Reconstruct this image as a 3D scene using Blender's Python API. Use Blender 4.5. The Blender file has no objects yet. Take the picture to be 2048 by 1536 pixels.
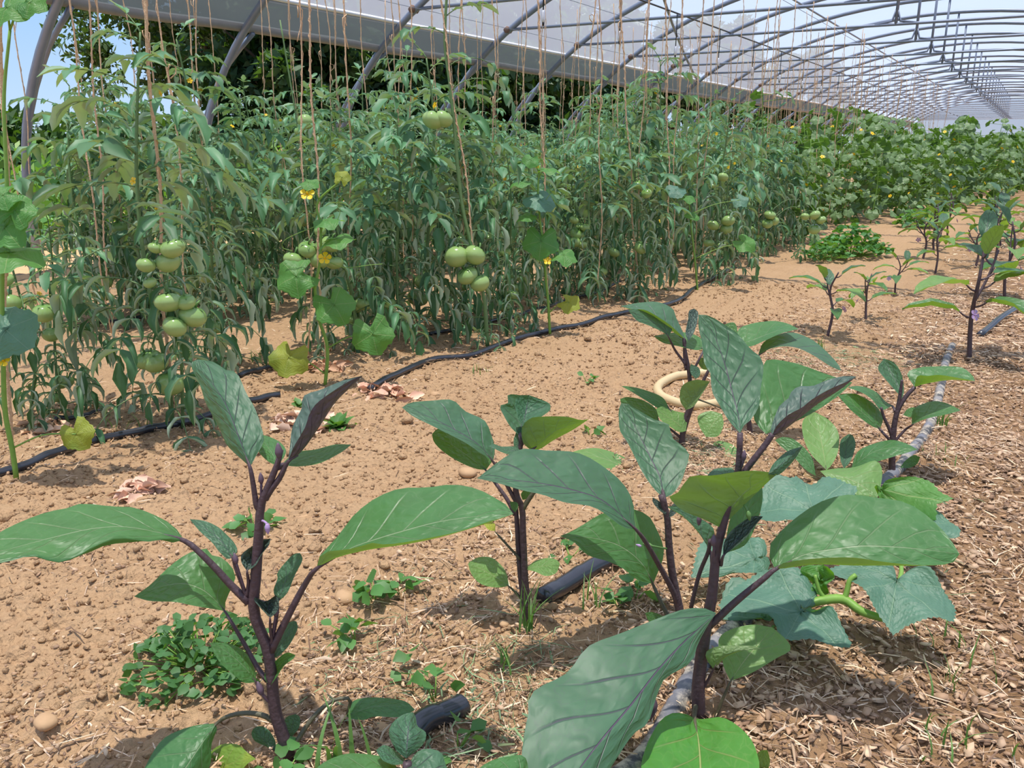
import bpy, math, random
import numpy as np
from mathutils import Vector, Matrix
sc = bpy.context.scene
COL = sc.collection
# ------------------------------------------------------------------ camera
F, CX, CY, H = 1704.0, 1024.0, 768.0, 1.0
_u, _v = (2080 - CX) / F, -(292 - CY) / F
_n = math.sqrt(_u * _u + _v * _v + 1)
YAW, PIT = math.asin(_u / _n), math.atan(_v)
FW = np.array([-math.sin(YAW) * math.cos(PIT), math.cos(YAW) * math.cos(PIT), -math.sin(PIT)])
RT = np.array([math.cos(YAW), math.sin(YAW), 0.0])
UP = np.cross(RT, FW)
CAM = np.array([0, 0, H])
cam = bpy.data.cameras.new('camera'); cam.sensor_width = 36; cam.lens = 36 * F / 2048
cam.clip_start = 0.05; cam.clip_end = 500
camo = bpy.data.objects.new('camera', cam); COL.objects.link(camo)
camo.matrix_world = Matrix(((RT[0], UP[0], -FW[0], 0), (RT[1], UP[1], -FW[1], 0), (RT[2], UP[2], -FW[2], H), (0, 0, 0, 1)))
sc.camera = camo
# ------------------------------------------------------------------ sky, sun, exposure
w = bpy.data.worlds.new('sky'); sc.world = w; w.use_nodes = True
wn = w.node_tree; bg = wn.nodes['Background']
tcw = wn.nodes.new('ShaderNodeTexCoord'); sxw = wn.nodes.new('ShaderNodeSeparateXYZ'); rmp = wn.nodes.new('ShaderNodeValToRGB')
wn.links.new(tcw.outputs['Generated'], sxw.inputs[0]); wn.links.new(sxw.outputs[2], rmp.inputs[0]); wn.links.new(rmp.outputs[0], bg.inputs[0])
el = rmp.color_ramp.elements; el[0].position = 0.0; el[0].color = (.62, .80, 1.0, 1); el[1].position = .7; el[1].color = (.26, .46, .88, 1)
e2 = el.new(.12); e2.color = (.42, .66, 1.0, 1)
bg.inputs[1].default_value = 0.78
sun = bpy.data.lights.new('sun', 'SUN'); sun.energy = 6.6; sun.angle = math.radians(0.6); sun.color = (1, 0.955, 0.88)
suno = bpy.data.objects.new('sun', sun); COL.objects.link(suno)
suno.rotation_euler = Vector((0.02, -0.10, 1)).to_track_quat('Z', 'Y').to_euler(); suno.location = (0, 0, 20)
sc.view_settings.view_transform = 'Standard'; sc.view_settings.look = 'None'
sc.view_settings.exposure = 0.38; sc.view_settings.gamma = 1; sc.view_settings.use_curve_mapping = False
cy = sc.cycles
cy.max_bounces = 7; cy.diffuse_bounces = 3; cy.glossy_bounces = 2; cy.transmission_bounces = 4; cy.transparent_max_bounces = 8
cy.use_denoising = True; cy.caustics_reflective = False; cy.caustics_refractive = False; cy.sample_clamp_indirect = 6

# ------------------------------------------------------------------ projection helpers
def ray(x, y): return RT * (x - CX) / F - UP * (y - CY) / F + FW
def at(x, y, d): return CAM + ray(x, y) * d
def gnd(x, y, z=0.0):
    r = ray(x, y); return CAM + r * ((z - H) / r[2])
def dep(P): return float((np.asarray(P, float) - CAM) @ FW)
class Plumb:
    """depth along the upright line through a foot point"""
    def __init__(s, B): s.B = np.asarray(B, float)
    def d(s, y):
        k = (CY - y) / F; q = s.B - CAM
        z = (k * (FW @ q) - UP @ q) / (UP[2] - k * FW[2])
        return float((q + np.array([0, 0, z])) @ FW)
    def p(s, x, y, dd=0.0): return at(x, y, s.d(y) + dd)

# ------------------------------------------------------------------ noise
_rs = np.random.RandomState(5); _LAT = _rs.rand(256, 256)
def vnoise(x, y):
    x = np.asarray(x, float); y = np.asarray(y, float)
    xi = np.floor(x).astype(int); yi = np.floor(y).astype(int)
    fx = x - xi; fy = y - yi; fx = fx * fx * (3 - 2 * fx); fy = fy * fy * (3 - 2 * fy)
    a = _LAT[xi % 256, yi % 256]; b = _LAT[(xi + 1) % 256, yi % 256]
    c = _LAT[xi % 256, (yi + 1) % 256]; d = _LAT[(xi + 1) % 256, (yi + 1) % 256]
    return (a * (1 - fx) + b * fx) * (1 - fy) + (c * (1 - fx) + d * fx) * fy
def gz(x, y):
    x = np.asarray(x, float); y = np.asarray(y, float)
    h = 0.030 * (vnoise(x * 1.7 + 9, y * 1.7) - .5) + 0.022 * (vnoise(x * 5 + 3, y * 5) - .5)
    return h
def gz_fine(x, y):
    straw = np.clip((x + .55) / .4, 0, 1)
    a = 1 - .45 * straw
    n1 = vnoise(x * 16, y * 16 + 7); n2 = vnoise(x * 38 + 3, y * 38); n3 = vnoise(x * 85, y * 85 + 1)
    return gz(x, y) + a * (0.015 * (np.abs(n1 - .5) * 2) ** 1.3 + 0.018 * (n2 - .5) + 0.011 * (n3 - .5)) - .008

# ------------------------------------------------------------------ object helpers
def new_mesh(name, V, Fc, m=None, uv=None, col=None, smooth=True):
    me = bpy.data.meshes.new(name)
    V = np.asarray(V, np.float32).reshape(-1, 3)
    if isinstance(Fc, np.ndarray):
        k = Fc.shape[1]; n = Fc.shape[0]
        me.vertices.add(len(V)); me.vertices.foreach_set('co', V.ravel())
        me.loops.add(n * k); me.loops.foreach_set('vertex_index', Fc.astype(np.int32).ravel())
        me.polygons.add(n); me.polygons.foreach_set('loop_start', np.arange(0, n * k, k, dtype=np.int32))
        me.update(calc_edges=True)
    else:
        me.from_pydata([tuple(map(float, v)) for v in V], [], Fc)
    if uv is not None:
        li = np.empty(len(me.loops), np.int32); me.loops.foreach_get('vertex_index', li)
        l = me.uv_layers.new(name='UVMap'); l.data.foreach_set('uv', np.asarray(uv, np.float32)[li].ravel())
    if col is not None:
        a = me.color_attributes.new('tint', 'FLOAT_COLOR', 'POINT')
        c = np.ones((len(V), 4), np.float32); c[:, :3] = col; a.data.foreach_set('color', c.ravel())
    if smooth: me.polygons.foreach_set('use_smooth', np.ones(len(me.polygons), bool))
    if m is not None: me.materials.append(m)
    me.update()
    return me
def link(name, me, parent=None, loc=None):
    o = bpy.data.objects.new(name, me); COL.objects.link(o)
    if parent is not None: o.parent = parent
    if loc is not None: o.location = tuple(map(float, loc))
    return o
def tag(o, label=None, cat=None, group=None, kind=None):
    if label: o['label'] = label
    if cat: o['category'] = cat
    if group: o['group'] = group
    if kind: o['kind'] = kind
    return o
def thing(name, loc, label, cat, group=None): return tag(link(name, None, None, loc), label, cat, group)
CHILD = {}
def dup(root, loc, rz=0.0, s=1.0, label=None, group=None):
    def cp(o, par):
        c = o.copy(); COL.objects.link(c)
        if par is not None: c.parent = par
        for ch in CHILD[o.name]: cp(ch, c)
        return c
    if root.name not in CHILD:
        def reg(o):
            CHILD[o.name] = list(o.children)
            for ch in o.children: reg(ch)
        reg(root)
    r = cp(root, None); r.location = tuple(map(float, loc)); r.rotation_euler = (0, 0, rz); r.scale = (s, s, s)
    if label: r['label'] = label
    if group: r['group'] = group
    return r
class MB:
    """collects pieces of ONE part"""
    def __init__(s): s.V = []; s.F = []; s.U = []; s.C = []; s.n = 0
    def add(s, V, Fc, U=None, C=None):
        V = np.asarray(V, float); s.V.append(V)
        s.F += [tuple(i + s.n for i in f) for f in Fc]
        s.U.append(np.full((len(V), 2), .5) if U is None else np.asarray(U, float))
        s.C.append(np.tile(np.ones(3) if C is None else np.asarray(C, float), (len(V), 1)))
        s.n += len(V)
    def mesh(s, name, m, off=(0, 0, 0)):
        return new_mesh(name, np.vstack(s.V) - np.asarray(off, float), s.F, m, np.vstack(s.U), np.vstack(s.C))
    def link(s, name, m, parent=None, off=(0, 0, 0)): return link(name, s.mesh(name, m, off), parent)
def grid_faces(n, m, wrap=False):
    f = []
    for i in range(n - 1):
        for j in range(m if wrap else m - 1):
            j2 = (j + 1) % m; f.append((i * m + j, i * m + j2, (i + 1) * m + j2, (i + 1) * m + j))
    return f
def cr(P, n):
    """catmull-rom through P, n samples evenly by arc length"""
    P = np.asarray(P, float)
    if len(P) == 2: return P[0] + (P[1] - P[0]) * np.linspace(0, 1, n)[:, None]
    Q = np.vstack([2 * P[0] - P[1], P, 2 * P[-1] - P[-2]]); out = []
    for i in range(1, len(Q) - 2):
        t = np.linspace(0, 1, 12, endpoint=False)[:, None]; a, b, c, d = Q[i - 1], Q[i], Q[i + 1], Q[i + 2]
        out.append(.5 * (2 * b + (c - a) * t + (2 * a - 5 * b + 4 * c - d) * t * t + (3 * b - a - 3 * c + d) * t ** 3))
    S = np.vstack(out + [P[-1:]])
    L = np.r_[0, np.cumsum(np.linalg.norm(np.diff(S, axis=0), axis=1))]; L /= max(L[-1], 1e-9)
    tt = np.linspace(0, 1, n)
    return np.stack([np.interp(tt, L, S[:, k]) for k in range(S.shape[1])], 1)
def nrm(v): v = np.asarray(v, float); return v / max(np.linalg.norm(v), 1e-9)
def tube(mb, P, r, seg=6, n=None, C=None, cap=True):
    P = np.asarray(P, float)
    if n: P = cr(P, n)
    N = len(P); r = np.interp(np.linspace(0, 1, N), np.linspace(0, 1, len(r)), r) if hasattr(r, '__len__') else np.full(N, r)
    T = np.gradient(P, axis=0); ref = np.array([0.3, 0.2, 1.0]) if abs(nrm(P[-1] - P[0])[2]) < .8 else np.array([1.0, .1, 0])
    V = []; U = []
    for i in range(N):
        t = nrm(T[i]); a = nrm(np.cross(t, ref)); b = np.cross(t, a); ang = np.linspace(0, 2 * math.pi, seg, endpoint=False)
        V.append(P[i] + r[i] * (np.cos(ang)[:, None] * a + np.sin(ang)[:, None] * b)); U += [(i / N, j / seg) for j in range(seg)]
    Fc = grid_faces(N, seg, True)
    if cap: Fc += [tuple(range(seg))[::-1], tuple(range((N - 1) * seg, N * seg))]
    mb.add(np.vstack(V), Fc, U, C)
def ribs_sphere(mb, c, R, sq=.8, ribs=6, dip=.15, axis=(0, 0, 1), amp=.05, nu=20, nv=11, C=None):
    a = nrm(axis); x = nrm(np.cross(a, (0.31, .9, .2))); y = np.cross(a, x); V = []; U = []
    for i in range(nv):
        th = math.pi * i / (nv - 1)
        for j in range(nu):
            ph = 2 * math.pi * j / nu; s = math.sin(th); k = 1 + amp * s * math.cos(ribs * ph) * (0.6 + .4 * math.cos(th))
            z = math.cos(th) * sq - dip * math.exp(-(th / .45) ** 2) * sq
            V.append(np.asarray(c) + R * (s * k * (math.cos(ph) * x + math.sin(ph) * y) + z * a)); U.append((i / (nv - 1), j / nu))
    mb.add(V, grid_faces(nv, nu, True), U, C)

# ------------------------------------------------------------------ materials
def lin(r, g, b):
    f = lambda c: (c / 255 / 12.92) if c / 255 <= .04045 else ((c / 255 + .055) / 1.055) ** 2.4
    return (f(r), f(g), f(b), 1)
class NT:
    def __init__(s, name):
        s.m = bpy.data.materials.new(name); s.m.use_nodes = True; s.t = s.m.node_tree; s.t.nodes.clear()
    def n(s, typ, ins=None, **kw):
        o = s.t.nodes.new('ShaderNode' + typ)
        for k, v in kw.items(): setattr(o, k, v)
        for k, v in (ins or {}).items():
            i = o.inputs[k]
            if isinstance(v, bpy.types.NodeSocket): s.t.links.new(v, i)
            elif isinstance(v, bpy.types.Node): s.t.links.new(v.outputs[0], i)
            else: i.default_value = v
        return o
    def math(s, op, a, b=0.0, c=None):
        ins = {0: a, 1: b}
        if c is not None: ins[2] = c
        return s.n('Math', ins, operation=op)
    def mix(s, f, a, b, blend='MIX'):
        o = s.n('Mix', data_type='RGBA', blend_type=blend)
        for k, v in ((0, f), (6, a), (7, b)):
            i = o.inputs[k]
            if isinstance(v, bpy.types.NodeSocket): s.t.links.new(v, i)
            elif isinstance(v, bpy.types.Node): s.t.links.new(v.outputs[0], i)
            else: i.default_value = v
        return o.outputs[2]
    def out(s, sh): s.n('OutputMaterial', {0: sh.outputs[0]}); return s.m
def simple(name, c, rough=.6, var=.25, scale=30.0, metal=0.0, bump=0.0, spec=.5, tint=False):
    t = NT(name); tc = t.n('TexCoord'); nz = t.n('TexNoise', {'Vector': tc.outputs['Object'], 'Scale': scale, 'Detail': 4.0})
    dark = tuple(x * (1 - var) for x in c[:3]) + (1,); lite = tuple(min(1, x * (1 + var)) for x in c[:3]) + (1,)
    col = t.mix(nz.outputs[0], dark, lite)
    if tint: col = t.mix(1.0, col, t.n('Attribute', attribute_name='tint').outputs[0], 'MULTIPLY')
    p = t.n('BsdfPrincipled', {'Base Color': col, 'Roughness': rough, 'Metallic': metal, 'Specular IOR Level': spec})
    if bump: t.t.links.new(t.n('Bump', {'Height': nz.outputs[0], 'Strength': bump, 'Distance': .01}).outputs[0], p.inputs['Normal'])
    return t.out(p)
def leafmat(name, top, under, trans, vein, tw=.35, rough=.42, spec=.5, veins=True, lat=5.5, quilt=.5, midw=.016, tint=False, edge=None):
    """leaf: top and underside colour, light shining through, veins from the leaf's own UVs (u along, v across)"""
    t = NT(name); uv = t.n('TexCoord').outputs['UV']; ob = t.n('TexCoord').outputs['Object']
    geo = t.n('NewGeometry'); nz = t.n('TexNoise', {'Vector': ob, 'Scale': 22.0, 'Detail': 3.0})
    k = lambda c, f: tuple(min(1, x * f) for x in c[:3]) + (1,)
    tc = t.mix(nz.outputs[0], k(top, .78), k(top, 1.25))
    if edge:
        nb = t.n('TexNoise', {'Vector': ob, 'Scale': 9.0}); tc = t.mix(t.n('MapRange', {0: nb.outputs[0], 1: .5, 2: .68}).outputs[0], tc, edge)
    uc = t.mix(nz.outputs[0], k(under, .8), k(under, 1.2))
    if tint:
        at_ = t.n('Attribute', attribute_name='tint').outputs[0]; tc = t.mix(1.0, tc, at_, 'MULTIPLY'); uc = t.mix(1.0, uc, at_, 'MULTIPLY')
    nrmal = None; trc = trans
    if veins:
        sx = t.n('SeparateXYZ', {0: uv}); u, v = sx.outputs[0], sx.outputs[1]
        av = t.math('ABSOLUTE', t.math('SUBTRACT', v, .5).outputs[0]).outputs[0]
        w = t.math('MULTIPLY_ADD', u, -midw * .75, midw).outputs[0]
        mid = t.n('MapRange', {0: av, 1: t.math('MULTIPLY', w, .6).outputs[0], 2: w, 3: 1.0, 4: 0.0}).outputs[0]
        q = t.math('SUBTRACT', u, t.math('MULTIPLY', t.math('POWER', av, .85).outputs[0], .50).outputs[0]).outputs[0]
        side = t.math('MULTIPLY', t.math('GREATER_THAN', v, .5).outputs[0], .45).outputs[0]
        fr = t.math('FRACT', t.math('ADD', t.math('MULTIPLY', q, lat).outputs[0], side).outputs[0]).outputs[0]
        la = t.math('ABSOLUTE', t.math('SUBTRACT', fr, .5).outputs[0]).outputs[0]
        latm = t.n('MapRange', {0: la, 1: .0, 2: .05, 3: .75, 4: 0.0}).outputs[0]
        latm = t.math('MULTIPLY', latm, t.n('MapRange', {0: av, 1: .30, 2: .46, 3: 1.0, 4: 0.0}).outputs[0]).outputs[0]
        wob = t.n('TexNoise', {'Vector': uv, 'Scale': 7.0, 'Detail': 2.0}); mp = t.n('Mapping', {0: t.mix(.12, uv, wob.outputs['Color'], 'ADD'), 3: (17, 9, 1)})
        vo = t.n('TexVoronoi', {'Vector': mp, 'Scale': 1.0}, feature='DISTANCE_TO_EDGE'); vd = vo.outputs[0]; vs_ = t.n('TexVoronoi', {'Vector': mp, 'Scale': 1.0, 'Smoothness': 1.0}, feature='SMOOTH_F1').outputs[0]
        ret = t.n('MapRange', {0: vd, 1: .0, 2: .035, 3: .16, 4: 0.0}).outputs[0]
        vm = t.math('MAXIMUM', mid, t.math('MAXIMUM', latm, ret).outputs[0]).outputs[0]
        tc = t.mix(vm, tc, vein); uc = t.mix(t.math('MULTIPLY', vm, .8).outputs[0], uc, vein)
        trc = t.mix(t.math('MULTIPLY', vm, .6).outputs[0], trans, k(vein, .5))
        h1 = t.math('MULTIPLY', vs_, -1.0).outputs[0]
        h = t.math('SUBTRACT', h1, t.math('MULTIPLY', t.math('MAXIMUM', mid, latm).outputs[0], .7).outputs[0]).outputs[0]
        nrmal = t.n('Bump', {'Height': h, 'Strength': quilt, 'Distance': .005}).outputs[0]
    col = t.mix(geo.outputs['Backfacing'], tc, uc)
    p = t.n('BsdfPrincipled', {'Base Color': col, 'Roughness': rough, 'Specular IOR Level': spec})
    tr = t.n('BsdfTranslucent', {'Color': trc})
    if nrmal: t.t.links.new(nrmal, p.inputs['Normal'])
    return t.out(t.n('MixShader', {0: tw, 1: p, 2: tr}))
VP, VG = lin(95, 75, 100), lin(140, 165, 120)
M = {}
M['egg_blue'] = leafmat('eggplant_leaf_blue_green', lin(72, 112, 84), lin(120, 140, 100), lin(120, 160, 30), VP, tw=.30, quilt=.62, rough=.48)
M['egg_green'] = leafmat('eggplant_leaf_green', lin(72, 122, 70), lin(120, 145, 90), lin(130, 175, 30), VG, tw=.32, quilt=.62)
M['egg_pale'] = leafmat('eggplant_leaf_pale_green', lin(112, 152, 84), lin(130, 155, 90), lin(150, 190, 50), lin(165, 180, 120), tw=.32, quilt=.5)
M['egg_yellow'] = leafmat('eggplant_leaf_yellowing', lin(120, 155, 60), lin(150, 160, 70), lin(170, 190, 40), lin(170, 180, 90), tw=.35, edge=lin(190, 190, 70))
M['egg_dark'] = leafmat('eggplant_leaf_dark_purple', lin(78, 100, 86), lin(92, 70, 84), lin(90, 90, 50), VP, tw=.14, quilt=1.0, rough=.5)
M['egg_spring'] = leafmat('eggplant_leaf_glossy_bright_green', lin(82, 145, 60), lin(120, 150, 70), lin(140, 190, 30), lin(165, 180, 110), tw=.28, rough=.3, quilt=.7)
M['cuke'] = leafmat('cucumber_leaf_blue_green', lin(92, 132, 112), lin(130, 155, 105), lin(120, 175, 30), lin(125, 160, 130), tw=.3, rough=.5, lat=0.0, quilt=.5)
M['cuke_green'] = leafmat('cucumber_leaf_green', lin(82, 138, 66), lin(130, 160, 90), lin(130, 190, 30), lin(140, 170, 100), tw=.38, rough=.5, lat=0.0, quilt=.4)
M['cuke_yellow'] = leafmat('cucumber_leaf_yellowing', lin(150, 165, 60), lin(160, 160, 70), lin(180, 180, 30), lin(170, 180, 90), tw=.42, rough=.55, lat=0.0, quilt=.4, edge=lin(115, 145, 55))
M['tom'] = leafmat('tomato_leaf', lin(80, 122, 84), lin(176, 196, 168), lin(122, 165, 60), VG, tw=.22, rough=.5, veins=False, tint=True)
M['weed'] = leafmat('weed_leaf', lin(84, 128, 72), lin(110, 145, 85), lin(115, 165, 45), VG, tw=.32, rough=.5, veins=False, tint=True)
M['tree'] = leafmat('tree_leaf', lin(52, 82, 44), lin(70, 96, 60), lin(90, 130, 30), VG, tw=.28, rough=.55, veins=False, tint=True)
M['egg_stem'] = simple('eggplant_stem_purple', lin(80, 62, 66), .5, .4, 90, bump=.3)
M['egg_stem_green'] = simple('eggplant_stem_olive', lin(88, 84, 62), .5, .3, 90, bump=.3)
M['tom_stem'] = simple('tomato_stem', lin(98, 128, 76), .55, .25, 60)
M['cuke_stem'] = simple('cucumber_stem', lin(120, 160, 66), .5, .2, 60)
M['bark'] = simple('bark', lin(70, 58, 46), .9, .4, 12, bump=.5)
M['twine'] = simple('twine', lin(216, 180, 142), .8, .3, 160, bump=.5)
M['pipe'] = simple('galvanised_pipe', lin(126, 136, 154), .42, .15, 14, metal=.25)
M['rust'] = simple('rusty_clamp', lin(120, 96, 84), .7, .35, 40, metal=.3)
M['hose'] = simple('black_drip_hose', lin(44, 46, 54), .22, .2, 30, spec=.8)
def dustyhose():
    t = NT('dusty_hose'); ob = t.n('TexCoord').outputs['Object']; n1 = t.n('TexNoise', {'Vector': ob, 'Scale': 28.0, 'Detail': 6.0, 'Roughness': .7}); n2 = t.n('TexNoise', {'Vector': ob, 'Scale': 9.0})
    c = t.mix(t.n('MapRange', {0: n1.outputs[0], 1: .42, 2: .58}).outputs[0], lin(58, 58, 62), lin(186, 174, 156)); c = t.mix(t.n('MapRange', {0: n2.outputs[0], 1: .45, 2: .6}).outputs[0], c, lin(122, 122, 130))
    return t.out(t.n('BsdfPrincipled', {'Base Color': c, 'Roughness': .55}))
M['hose_dusty'] = dustyhose()
M['cream'] = simple('cream_hose', lin(208, 184, 140), .5, .1, 20)
M['white'] = simple('white_plastic', lin(235, 235, 240), .35, .03, 20)
M['black'] = simple('black_plastic', lin(30, 30, 34), .4, .1, 20)
M['petal'] = simple('yellow_petal', lin(246, 200, 20), .5, .12, 60)
M['purple'] = simple('purple_petal', lin(176, 146, 188), .5, .15, 60)
M['bud'] = simple('purple_bud', lin(98, 78, 90), .55, .25, 90)
M['calyx'] = simple('calyx_green', lin(92, 130, 66), .55, .2, 60)
M['dry'] = simple('dry_lettuce', lin(228, 194, 170), .7, .2, 35, tint=True)
M['straw'] = simple('straw', (.63, .48, .34, 1), .75, .2, 50, tint=True)
M['clip'] = simple('cut_grass', lin(120, 140, 104), .7, .25, 40, tint=True)
M['stone'] = simple('stone', lin(186, 150, 112), .8, .15, 25, bump=.3)
M['mulch'] = simple('grey_mulch_film', lin(150, 150, 168), .4, .2, 6)
def fruitmat():
    t = NT('green_tomato'); sx = t.n('SeparateXYZ', {0: t.n('TexCoord').outputs['UV']})
    nz = t.n('TexNoise', {'Vector': t.n('TexCoord').outputs['Object'], 'Scale': 26.0, 'Detail': 3.0})
    a = t.mix(t.n('MapRange', {0: sx.outputs[0], 1: .05, 2: .5}).outputs[0], lin(92, 134, 62), lin(160, 184, 116))
    a = t.mix(t.math('MULTIPLY', nz.outputs[0], .4).outputs[0], a, lin(120, 160, 70))
    p = t.n('BsdfPrincipled', {'Base Color': a, 'Roughness': .18, 'Subsurface Weight': .0})
    return t.out(p)
M['fruit'] = fruitmat()
def soilmat():
    t = NT('dry_soil'); g = t.n('NewGeometry').outputs['Position']
    n1 = t.n('TexNoise', {'Vector': g, 'Scale': 3.0, 'Detail': 6.0, 'Roughness': .65}); n2 = t.n('TexNoise', {'Vector': g, 'Scale': 60.0, 'Detail': 5.0, 'Roughness': .7})
    vo = t.n('TexVoronoi', {'Vector': g, 'Scale': 70.0})
    a = t.mix(n1.outputs[0], lin(190, 152, 114), lin(224, 188, 148)); b = t.mix(t.math('MULTIPLY', n2.outputs[0], .6).outputs[0], a, lin(134, 100, 72))
    c = t.mix(t.math('MULTIPLY', vo.outputs['Color'], .35).outputs[0], b, lin(214, 176, 132))
    sx = t.n('SeparateXYZ', {0: g})
    br = t.n('MapRange', {0: sx.outputs[0], 1: -.9, 2: 0.1, 3: 0.0, 4: .6}).outputs[0]
    c = t.mix(br, c, lin(122, 88, 60))
    h = t.math('ADD', n2.outputs[0], t.math('MULTIPLY', vo.outputs[0], .6).outputs[0]).outputs[0]
    bp = t.n('Bump', {'Height': h, 'Strength': 1.0, 'Distance': .016})
    return t.out(t.n('BsdfPrincipled', {'Base Color': c, 'Roughness': .95, 'Specular IOR Level': .15, 'Normal': bp}))
M['soil'] = soilmat()
def filmmat(name, c, T, W, R):
    """polythene: part clear, part diffusing"""
    t = NT(name); g = t.n('NewGeometry').outputs['Position']
    nz = t.n('TexNoise', {'Vector': g, 'Scale': .5, 'Detail': 3.0})
    cc = t.mix(nz.outputs[0], tuple(x * .9 for x in c[:3]) + (1,), c)
    a = t.n('BsdfTransparent', {'Color': (1, 1, 1, 1)}); b = t.n('BsdfTranslucent', {'Color': cc}); d = t.n('BsdfDiffuse', {'Color': cc})
    m1 = t.n('MixShader', {0: R, 1: b, 2: d}); return t.out(t.n('MixShader', {0: 1 - T, 1: a, 2: m1}))
M['film'] = filmmat('polythene_film', (.50, .51, .58, 1), .48, .4, .30)
M['valance'] = filmmat('shade_toned_side_film', (.10, .115, .12, 1), .12, .4, .5)  # colour darkened to stand for film without sun, trees behind it
M['roll'] = simple('rolled_film', lin(140, 136, 134), .6, .2, 12)

# ------------------------------------------------------------------ the setting: ground
def ground():
    def axis(a, b, lo, hi, fine, coarse):
        xs = [lo]
        while xs[-1] < hi:
            x = xs[-1]; d = max(a - x, x - b, 0); xs.append(x + min(coarse, fine * (1 + d * 9)))
        return np.array(xs)
    xs = axis(-2.4, .4, -60, 40, .0085, 3.0); ys = axis(.5, 3.2, -8, 120, .0085, 4.0)
    X, Y = np.meshgrid(xs, ys); fade = np.clip(1.2 - np.hypot(X + 1, Y - 2) / 14, 0, 1)
    Z = np.where(fade > 0, gz_fine(X, Y) * fade, 0)
    V = np.stack([X.ravel(), Y.ravel(), Z.ravel()], 1); n, m = X.shape
    i = np.arange(n * m).reshape(n, m)
    Fc = np.stack([i[:-1, :-1].ravel(), i[:-1, 1:].ravel(), i[1:, 1:].ravel(), i[1:, :-1].ravel()], 1)
    tag(link('ground', new_mesh('ground', V, Fc, M['soil'])), 'bare light brown cloddy soil of the tunnel floor', 'ground', kind='structure')
ground()

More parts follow.
